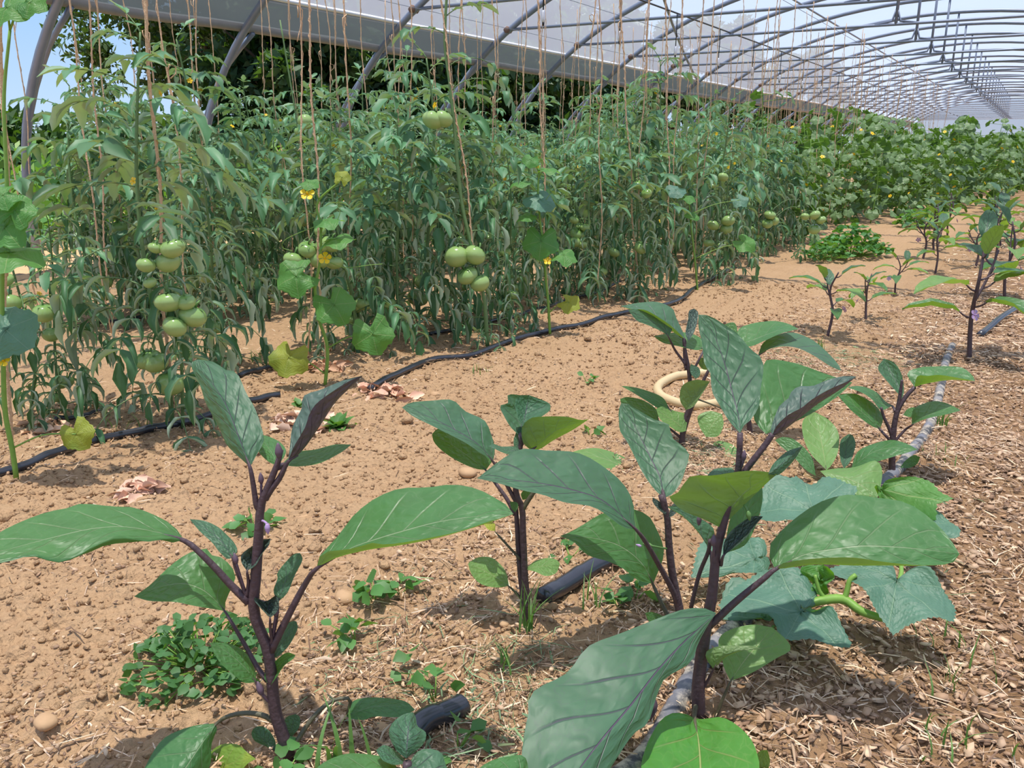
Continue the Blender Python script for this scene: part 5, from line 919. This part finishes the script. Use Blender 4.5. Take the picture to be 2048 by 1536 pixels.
px_vine((1100, 665), 'cucumber vine with pale lower leaf right of the tallest tomato', [(1100, 668), (1096, 600), (1092, 560), (1088, 500), (1080, 440), (1076, 380), (1080, 330)],
        [(1082, 482, 38, -.1, 1, .2, 'cuke_green'), (1128, 510, 30, 1, .4, .6, 'cuke_green'), (1080, 398, 34, 1, .6, .5, 'cuke'), (1096, 338, 26, .8, .1, .85, 'cuke_green'), (1042, 365, 24, -1, .1, .85, 'cuke_green'), (1050, 432, 26, -1, .3, .8, 'cuke_green'), (1138, 605, 24, .8, .6, .4, 'cuke_yellow'), (1062, 320, 18, -.3, .8, .3, 'cuke_green')],
        [(1095, 522, 9)], [[(1085, 415), (1095, 395), (1120, 370), (1135, 372), (1130, 400)], [(1078, 400), (1062, 420), (1065, 440)]])
px_vine((35, 955), 'cucumber vine at the left edge, big leaves and a yellowing leaf over the hose', [(33, 958), (25, 900), (10, 820), (6, 700), (4, 560), (10, 480), (14, 380), (8, 200), (20, 60)],
        [(12, 660, 62, .7, .6, .3, 'cuke'), (20, 505, 64, .9, .1, .75, 'cuke_green'), (30, 420, 40, .2, -.6, .3, 'cuke_green'), (152, 868, 36, .5, .9, .1, 'cuke_yellow'), (10, 455, 50, .4, .5, .3, 'cuke_green'), (15, 15, 46, .8, .6, .4, 'cuke_green'), (60, 5, 34, .8, .5, .3, 'cuke_green'), (6, 390, 34, -.5, .5, .4, 'cuke_green')],
        [(8, 722, 13)], [])
px_vine((1395, 580), 'cucumber vine with pale leaves beside the thin twine right of centre', [(1395, 582), (1390, 520), (1382, 450), (1378, 400)],
        [(1352, 380, 22, -.5, .6, .5, 'cuke'), (1375, 395, 20, .8, .5, .7, 'cuke_green'), (1385, 430, 16, .6, .6, .6, 'cuke_green'), (1490, 485, 24, .6, .6, .4, 'cuke_green'), (1480, 400, 18, .4, .6, .4, 'cuke')], [(1322, 442, 5)], [])
# the tall mass of cucumber vines filling the far beds
def make_far_vine(seed, Ht, nl):
    rng = np.random.default_rng(seed); r = link('cucumber_plant', None); sb = MB(); fb = MB(); S = cr([(0, 0, -.02), (.05, .03, Ht * .4), (-.04, .02, Ht * .75), (.02, 0, Ht)], 24); tube(sb, S, [.008, .004], 6)
    for i in range(nl):
        t = .04 + .96 * (i + rng.random()) / nl; p = S[min(23, int(t * 23))]; az = rng.random() * 6.28; o = np.array([math.cos(az), math.sin(az), .15]) * rng.uniform(.06, .3); P = p + o
        tube(sb, [p, P - [0, 0, .01]], .003, 4); vine_leaf(None, np.zeros(3), P, np.array([math.cos(az) * .7, math.sin(az) * .7, rng.uniform(.3, 1)]), np.array([math.cos(az), math.sin(az), -.6]), rng.uniform(.06, .11), 'cuke_green', i, fb)
    sb.link('stem', M['cuke_stem'], r); fb.link('foliage', M['cuke_mass'], r)
    for q in range(3):
        f = link('flower', CFLOW, r, S[6 + 6 * q] + np.array([rng.normal() * .12, rng.normal() * .12, .06])); f.rotation_euler = (rng.uniform(-1, 1), rng.uniform(-1, 1), 0); f.scale = (1.1, 1.1, 1.1)
    return r
M['cuke_mass'] = leafmat('cucumber_leaf_mass', lin(74, 112, 72), lin(112, 140, 90), lin(105, 150, 35), VG, tw=.28, rough=.5, veins=False)
FV = [make_far_vine(31 + k, 1.05 + .12 * k, 34) for k in range(4)]
def far_vines():
    rng = np.random.default_rng(6)
    for X, y0, y1, st, lb, gp, hs in ((-2.2, 9.4, 24, .55, 'cucumber vine in the front row, beyond the last tomato', 'vines of the front row', .95), (-2.75, 10, 26, .6, 'cucumber vine in the second row, beyond the last tomato', 'vines of the second row', 1.05),
                                      (-1.75, 12.5, 30, .6, 'cucumber vine at the far end of the bare soil bank', 'vines at the end of the bank', .9), (-1.1, 14.0, 32, .65, 'cucumber vine in the mass of green at the far right', 'vines at the far right', .95), (-.45, 15.5, 34, .7, 'cucumber vine in the green mass by the right edge', 'vines by the right edge', 1.0), (.3, 17.0, 36, .8, 'cucumber vine in the back of the green mass at the right edge', 'vines behind the right edge', 1.05)):
        y = y0
        while y < y1:
            o = dup(FV[int(rng.integers(0, 4))], (X + rng.normal() * .1, y, 0), rng.random() * 6.28, hs * rng.uniform(.85, 1.15), lb, gp); o['category'] = 'cucumber plant'; y += st * rng.uniform(.8, 1.2)
far_vines()

# ------------------------------------------------------------------ herbs, weeds, lettuces
def bush(name, foot, rad, ht, n, size, m, tint, label, cat, seed=1, stems=True, group=None):
    rng = np.random.default_rng(seed); B = gnd(*foot); r = thing(name, B, label, cat, group); mb = MB(); sb = MB()
    for i in range(n):
        az = rng.random() * 6.28; q = math.sqrt(rng.random()) * rad; P = np.array([math.cos(az) * q, math.sin(az) * q, ht * (1 - .75 * (q / rad) ** 2) * (.35 + .65 * rng.random())])
        if i % 3 == 0: tube(sb, [P * [.25, .25, 0], P * [.7, .7, .6], P], [.002, .001], 4)
        bz = rng.random() * 6.28 if n > 100 else az; d = nrm([math.cos(bz), math.sin(bz), rng.uniform(-.5, .5)]); leaflet(mb, P, d, np.array([0, 0, 1.0]) + .5 * rng.normal(size=3), size * rng.uniform(.7, 1.3), size * .42, .35, .5, np.asarray(tint) * rng.uniform(.8, 1.2), rng, 4, 3)
    sb.link('stem', M['cuke_stem'], r); mb.link('foliage', M[m], r); return r
bush('parsley_clump', (1700, 512), .36, .30, 420, .06, 'weed', (.85, 1.1, .8), 'bright green leafy herb clump at the end of the tomatoes', 'herb', 3)
bush('herb_clump', (1840, 455), .30, .26, 220, .07, 'weed', (1.1, 1.15, .8), 'pale green leafy clump farther along the bare soil', 'herb', 4)
bush('herb_clump', (1650, 520), .22, .2, 150, .05, 'weed', (1, 1.1, .8), 'low green herb clump left of the bright green one', 'herb', 14)
bush('clover_clump', (400, 1330), .145, .085, 300, .024, 'weed', (.8, .85, .85), 'spreading clump of small round-leaved weeds beside the left eggplant stem', 'weed', 5)
bush('weed_clump', (510, 1055), .05, .05, 22, .035, 'weed', (.9, 1.05, .9), 'small weed behind the left eggplant stem', 'weed', 6)
for i, (p, lb) in enumerate((((745, 1200), 'flat weed with heart-shaped leaves below the right spread leaf'), ((800, 1185), 'small weed with thin stems below the right spread leaf'), ((710, 1280), 'tiny seedling in the straw right of the left eggplant'), ((825, 1345), 'two-leaved seedling in front of the middle straw'), ((870, 1400), 'four-leaved seedling above the buried black pipe'), ((915, 1500), 'upright seedling with bright leaves at the bottom centre'),
                             ((1240, 1215), 'seedling by the fat black pipe'), ((1270, 1200), 'low weed right of the fat black pipe'), ((690, 1265), 'seedling with two pale leaves in the straw'), ((1180, 870), 'little weed on the bare soil behind the middle eggplant'), ((1175, 765), 'tiny weed on the bank above the middle'), ((570, 1550), 'leafy weed at the bottom edge by the left eggplant stem'), ((1140, 1115), 'round-leaved weed near the end of the black pipe'))):
    bush('seedling', p, .035, .05 + .02 * (i in (4, 5)), 7 + 5 * (i in (0, 1, 7, 11)), .032 if i != 0 else .045, 'weed', (1, 1.1, .9), lb, 'weed', 20 + i)
def rosette(foot, R, label, m='weed', n=22, tint=(1.15, 1.15, .95), seed=2, name='lettuce_plant', cat='lettuce', curl=.4, flat=.9):
    rng = np.random.default_rng(seed); B = gnd(*foot); r = thing(name, B, label, cat); mb = MB()
    for i in range(n):
        az = i * 2.4; rise = .15 + flat * i / n; leaflet(mb, (0, 0, .005), (math.cos(az) * math.cos(rise), math.sin(az) * math.cos(rise), math.sin(rise)), (0, 0, 1), R * rng.uniform(.7, 1.1), R * .3, curl, .6, np.asarray(tint) * rng.uniform(.8, 1.15), rng, 6, 5)
    mb.link('leaves', M[m], r)
rosette((678, 858), .075, 'small fresh green lettuce rosette among dry pink leaves'); rosette((600, 815), .05, 'pale green lettuce heart with bleached leaves', n=14, tint=(1.5, 1.3, 1.3), seed=7)
def dry_heap(foot, R, n, label, seed, tint):
    rng = np.random.default_rng(seed); B = gnd(*foot); mb = MB()
    for i in range(n):
        a = rng.random() * 6.28; q = R * math.sqrt(rng.random()); P = np.array([math.cos(a) * q, math.sin(a) * q * .7, .005 + .03 * rng.random() * (1 - q / R)])
        b = rng.random() * 6.28; leaflet(mb, P, (math.cos(b), math.sin(b), rng.uniform(-.1, .45)), np.array([0, 0, 1.0]) + .7 * rng.normal(size=3), rng.uniform(.03, .075), .02, rng.uniform(.5, 2), .4, np.asarray(tint) * rng.uniform(.7, 1.15), rng, 6, 5)
    tag(mb.link('dry_lettuce', M['dry']), label, 'dry lettuce').location = tuple(B)
dry_heap((605, 850), .13, 46, 'heap of dry pinkish lettuce leaves between the left eggplant leaves', 1, (1, .96, .92)); dry_heap((770, 790), .13, 34, 'dry orange-pink lettuce leaves where the drip hose starts', 2, (1.02, .86, .78)); dry_heap((282, 985), .07, 30, 'crumpled dry pink leaf heap on the bare soil at the left', 3, (1.0, .9, .85)); dry_heap((90, 860), .10, 20, 'dry pale leaf beside the thin tomato plant', 4, (1.0, .92, .8)); dry_heap((655, 735), .10, 26, 'dry brown leaves at the foot of the flowering cucumber vine', 5, (.75, .62, .5))
def tuft(name, foot, n, ht, label, cat, m='weed', seed=1, tint=(.95, 1.0, .8), spread=.03, w=.0022, group=None):
    rng = np.random.default_rng(seed); B = gnd(*foot); mb = MB()
    for i in range(n):
        a = rng.random() * 6.28; lean = rng.uniform(.1, .7); h = ht * rng.uniform(.5, 1.1); p0 = np.array([rng.normal() * spread * .4, rng.normal() * spread * .4, 0]); d = np.array([math.cos(a), math.sin(a), 0]) * lean * h; s = np.array([-math.sin(a), math.cos(a), 0]); V = []
        for t in np.linspace(0, 1, 6): c = p0 + d * t * t * 1.3 + np.array([0, 0, h * (t - .35 * lean * t * t)]); ww = w * (1 - t) ** .6; V += [c - s * ww, c + [0, 0, -ww * .4], c + s * ww]
        mb.add(V, grid_faces(6, 3), None, np.asarray(tint) * rng.uniform(.8, 1.2))
    o = mb.link(name, M[m]); o.location = tuple(B); tag(o, label, cat, group)
tuft('grass_tuft', (1055, 1262), 16, .13, 'tuft of bright grass at the foot of the middle eggplant', 'grass', seed=1); tuft('grass_tuft', (1190, 1215), 6, .10, 'thin grass blades by the fat black pipe', 'grass', seed=2); tuft('grass_tuft', (680, 1530), 9, .12, 'broad grass blades at the bottom edge right of the left eggplant', 'grass', seed=3, w=.005, spread=.05, tint=(.85, .95, .75)); tuft('grass_tuft', (1010, 1330), 8, .06, 'short grass among the cut clippings', 'grass', seed=4)
tuft('grass_tuft', (1640, 700), 14, .08, 'dry grass tuft near the open purple flower', 'grass', seed=5, tint=(1, .95, .7)); tuft('grass_tuft', (1880, 850), 10, .14, 'long grass blades right of the dusty pipe', 'grass', seed=6, w=.003); tuft('grass_tuft', (1890, 920), 16, .06, 'low grass patch on the straw right of the dusty pipe', 'grass', seed=7, spread=.12); tuft('grass_tuft', (1900, 1330), 18, .09, 'sparse grass on the straw path below the broad leaves', 'grass', seed=8, spread=.14, tint=(.9, 1, .8)); tuft('grass_tuft', (1900, 1480), 12, .07, 'grass blades in the straw at the bottom right corner', 'grass', seed=9, spread=.1)
tuft('grass_tuft', (520, 720), 20, .07, 'fine grass around the bare hose length', 'grass', seed=10, spread=.1); tuft('grass_tuft', (965, 745), 10, .05, 'wilted grass below the tallest tomato', 'grass', seed=11, spread=.06); tuft('grass_tuft', (250, 860), 12, .06, 'fine grass behind the drip hose at the left', 'grass', seed=12, spread=.12)

# ------------------------------------------------------------------ litter on the soil: clods, straw, clippings, stones
ICO = None
def clods():
    rng = np.random.default_rng(12); g = (1 + 5 ** .5) / 2
    I = np.array([(-1, g, 0), (1, g, 0), (-1, -g, 0), (1, -g, 0), (0, -1, g), (0, 1, g), (0, -1, -g), (0, 1, -g), (g, 0, -1), (g, 0, 1), (-g, 0, -1), (-g, 0, 1)]) / 1.9
    T = np.array([(0, 11, 5), (0, 5, 1), (0, 1, 7), (0, 7, 10), (0, 10, 11), (1, 5, 9), (5, 11, 4), (11, 10, 2), (10, 7, 6), (7, 1, 8), (3, 9, 4), (3, 4, 2), (3, 2, 6), (3, 6, 8), (3, 8, 9), (4, 9, 5), (2, 4, 11), (6, 2, 10), (8, 6, 7), (9, 8, 1)])
    n = 42000; X = rng.uniform(-3.2, .9, n * 3); Y = .45 + 6.2 * rng.random(n * 3) ** 1.6
    keep = rng.random(n * 3) < np.where(X > -.6, .35, 1.0) * (.3 + .7 * vnoise(X * 4, Y * 4)); X, Y = X[keep][:n], Y[keep][:n]; n = len(X)
    s = .0020 + .0072 * rng.random(n) ** 3.2 + .016 * (rng.random(n) < .012) * rng.random(n); Z = gz_fine(X, Y) + s * .25
    J = I[None] * (1 + .35 * (rng.random((n, 12, 1)) - .5) * 2) * s[:, None, None] * np.array([1.15, 1, .75]); a = rng.random(n) * 6.28; c, q = np.cos(a)[:, None], np.sin(a)[:, None]
    J = np.stack([J[..., 0] * c - J[..., 1] * q, J[..., 0] * q + J[..., 1] * c, J[..., 2]], -1) + np.stack([X, Y, Z], 1)[:, None]
    Fc = (T[None] + (np.arange(n) * 12)[:, None, None]).reshape(-1, 3)
    tag(link('soil_clods', new_mesh('soil_clods', J.reshape(-1, 3), Fc, M['soil'], smooth=False)), 'crumbs and clods of dry soil strewn over the ground', 'soil clods', kind='stuff')
clods()
def strew(name, n, xr, yr, dens, Lr, Wr, m, tints, label, cat, seed, lift=.008, ypow=1.5, bend=.10):
    rng = np.random.default_rng(seed); N = n * 4; X = rng.uniform(*xr, N); Y = yr[0] + (yr[1] - yr[0]) * rng.random(N) ** ypow; k = rng.random(N) < dens(X, Y); X, Y = X[k][:n], Y[k][:n]; n = len(X)
    L = Lr[0] + (Lr[1] - Lr[0]) * rng.random(n) ** 2; W = Wr[0] + (Wr[1] - Wr[0]) * rng.random(n) ** 2; a = rng.random(n) * 6.28; b = a + rng.normal(size=n) * bend; pt = rng.normal(size=n) * .13; z0 = gz_fine(X, Y) + lift * rng.random(n) ** 1.5 + .002
    d1 = np.stack([np.cos(a) * np.cos(pt), np.sin(a) * np.cos(pt), np.sin(pt)], 1); d2 = np.stack([np.cos(b) * np.cos(pt), np.sin(b) * np.cos(pt), -np.abs(np.sin(pt))], 1); s = np.stack([-np.sin(a), np.cos(a), rng.normal(size=n) * .4], 1); up = np.array([0, 0, 1.0])
    C = np.stack([X, Y, z0], 1); rows_ = []
    for P, ww in ((C - d1 * L[:, None] * .5, .5), (C, 1.0), (C + d2 * L[:, None] * .5, .5)):
        rows_ += [P - s * (W * ww)[:, None], P + up * (W * ww * .7)[:, None], P + s * (W * ww)[:, None]]
    V = np.stack(rows_, 1).reshape(-1, 3); q = np.array(grid_faces(3, 3)); Fc = (q[None] + (np.arange(n) * 9)[:, None, None]).reshape(-1, 4)
    tv = np.asarray(tints)[rng.integers(0, len(tints), n)] * (.75 + .5 * rng.random(n))[:, None]
    tag(link(name, new_mesh(name, V, Fc, M[m], col=np.repeat(tv, 9, 0), smooth=False)), label, cat, kind='stuff')
STR = [(1.1, 1.1, 1.1), (1.2, 1.15, 1.05), (.75, .66, .58), (.45, .34, .28), (1.2, 1.15, 1.15), (.85, .68, .52), (.6, .46, .36), (.3, .22, .18)]
def d_path(X, Y): return np.clip((X + .62 + .12 * (vnoise(X * 2, Y * 2) - .5)) / .35, 0, 1) * (.55 + .45 * vnoise(X * 6, Y * 6))
def d_mid(X, Y): return np.exp(-((X + .82) / .32) ** 2) * np.clip((vnoise(X * 3.5, Y * 3.5 + 5) - .25) * 2, .1, 1)
def d_soil(X, Y): return np.clip((vnoise(X * 2.6 + 8, Y * 2.6) - .4) * 3, .03, 1) * np.where(X > -.7, .3, 1)
def d_bed(X, Y): return np.clip((vnoise(X * 2.2 + 3, Y * 2.2) - .15) * 1.5, .1, 1)
strew('straw_mulch', 34000, (-.8, 1.1), (.9, 6.5), d_path, (.008, .075), (.0006, .0024), 'straw', STR, 'straw and bark mulch covering the path on the right', 'straw', 1, .02)
def chips(n, xr, yr, dens, label, seed, S=(.004, .016)):
    rng = np.random.default_rng(seed); N = n * 4; X = rng.uniform(*xr, N); Y = yr[0] + (yr[1] - yr[0]) * rng.random(N) ** 1.5; k = rng.random(N) < dens(X, Y); X, Y = X[k][:n], Y[k][:n]; n = len(X)
    s = S[0] + (S[1] - S[0]) * rng.random(n) ** 2; a = rng.random(n) * 6.28; t = rng.normal(size=(n, 3)) * .35; t[:, 2] = 1; t /= np.linalg.norm(t, axis=1)[:, None]
    e = np.stack([np.cos(a), np.sin(a), np.zeros(n)], 1); e -= t * np.sum(e * t, 1)[:, None]; f = np.cross(t, e); C = np.stack([X, Y, gz_fine(X, Y) + .004 + .012 * rng.random(n) ** 2], 1)
    ang = np.linspace(0, 2 * math.pi, 6, endpoint=False); top = [C + (e * (np.cos(q) * s * rng.uniform(.7, 1.3, n))[:, None] + f * (np.sin(q) * s * .55 * rng.uniform(.6, 1.3, n))[:, None]) + t * .0015 for q in ang]
    bot = [p - t * .003 for p in top]; V = np.stack(top + bot, 1).reshape(-1, 3); F6 = [(0, 1, 2, 3), (0, 3, 4, 5)] + [(i, i + 6, (i + 1) % 6 + 6, (i + 1) % 6) for i in range(6)]
    Fc = (np.array(F6)[None] + (np.arange(n) * 12)[:, None, None]).reshape(-1, 4); CT = np.array([(.85, .74, .66), (.56, .45, .38), (1.05, .95, .85), (.38, .29, .24), (.7, .56, .46)]); tv = CT[rng.integers(0, 5, n)] * rng.uniform(.8, 1.15, n)[:, None]
    tag(link('bark_chips', new_mesh('bark_chips', V, Fc, M['straw'], col=np.repeat(tv, 12, 0), smooth=False)), label, 'bark chips', kind='stuff')
chips(26000, (-.8, 1.1), (.9, 7), d_path, 'brown bark chips and crumbs in the mulch on the right', 70); chips(7000, (-1.6, -.2), (.6, 6), d_mid, 'brown plant crumbs along the nearer eggplant row', 71, (.003, .010)); chips(2500, (-3, -.7), (.5, 6), d_soil, 'brown crumbs scattered on the bare soil', 72, (.003, .009))
strew('straw_litter', 14000, (-.8, 1.6), (4.5, 17), d_path, (.03, .11), (.002, .006), 'straw', STR, 'straw mulch farther along the path on the right', 'straw', 2, .025, 1.3)
strew('straw_litter', 17000, (-1.7, -.2), (.6, 6.5), d_mid, (.008, .08), (.0005, .0022), 'straw', STR, 'straw strewn along the nearer eggplant row', 'straw', 3, .012)
strew('straw_litter', 2200, (-3.0, -.7), (.5, 6.5), d_soil, (.012, .07), (.0006, .002), 'straw', STR, 'scattered straws on the bare soil', 'straw', 4, .006)
strew('straw_litter', 5200, (-6.2, -2.15), (1.2, 9), d_bed, (.015, .08), (.001, .0032), 'straw', STR, 'straw under the tomato plants', 'straw', 5, .012, 1.2)
GR = [(1, 1.05, 1), (.8, .9, .85), (1.2, 1.25, 1.05), (.7, .62, .5)]
def clump(cx, cy_, r_): return lambda X, Y: np.exp(-((X - cx) ** 2 + (Y - cy_) ** 2) / r_ ** 2)
for i, (p, rr, n, lb) in enumerate((((1040, 1310), .10, 420, 'cut grass heap below the middle eggplant'), ((960, 1450), .13, 520, 'greyish cut grass around the buried black pipe'), ((1690, 720), .28, 300, 'cut grass on the straw near the purple flowers'), ((1420, 920), .14, 240, 'wilted grass under the plant by the cream hose'), ((800, 1290), .18, 160, 'sparse cut grass in the straw right of the left eggplant'), ((1650, 1060), .3, 150, 'cut grass under the low cucumber plant'))):
    g = gnd(*p); strew('grass_clippings', n, (g[0] - .4, g[0] + .4), (g[1] - .4, g[1] + .4), clump(g[0], g[1], rr), (.02, .11), (.0008, .0026), 'clip', GR, lb, 'cut grass', 40 + i, .022, 1.0, .6)
def dark_roots(p, rr, n, lb, seed): g = gnd(*p); strew('dead_roots', n, (g[0] - .3, g[0] + .3), (g[1] - .3, g[1] + .3), clump(g[0], g[1], rr), (.02, .07), (.0006, .0015), 'straw', [(.5, .4, .3), (.75, .6, .42)], lb, 'dead weeds', seed, .03, 1.0, .9)
dark_roots((1060, 1330), .08, 500, 'tangle of brown dead roots on the cut grass heap', 60); dark_roots((130, 1130), .07, 120, 'small heap of brown dead weeds on the bare soil at the left', 61); dark_roots((900, 725), .12, 200, 'dead weeds under the kinked part of the drip hose', 62)
def stones():
    rng = np.random.default_rng(9)
    for (x, y, R, lb) in ((690, 1190, .024, 'pale flat stone below the right spread leaf'), (935, 955, .026, 'tan stone behind the broad crinkled leaf'), (1008, 1243, .011, 'small pale stone near the middle eggplant foot'), (95, 1465, .02, 'rounded tan clod near the left edge'), (765, 1455, .017, 'pale stone right of the left eggplant foot'), (565, 750, .02, 'tan lump of soil by the bare hose length'), (870, 790, .022, 'tan clod on the bank under the drip hose')):
        mb = MB(); ribs_sphere(mb, (0, 0, 0), 1, .62, 3, 0, (0, 0, 1), .10, 14, 9); V = mb.V[-1]; mb.V[-1] = V * (1 + .18 * (vnoise(V[:, 0] * 2 + x, V[:, 1] * 2 + y) - .5))[:, None] * R * np.array([1.2, .9, 1]); o = mb.link('stone', M['stone']); g = gnd(x, y); o.location = (g[0], g[1], float(gz_fine(g[0], g[1])) + R * .3); tag(o, lb, 'stone')
stones()
# ------------------------------------------------------------------ patterns used only for copying are taken away again
def drop(o):
    for c in list(o.children): drop(c)
    bpy.data.objects.remove(o)
for o in PROT + YOUNG + EGG + FV: drop(o)
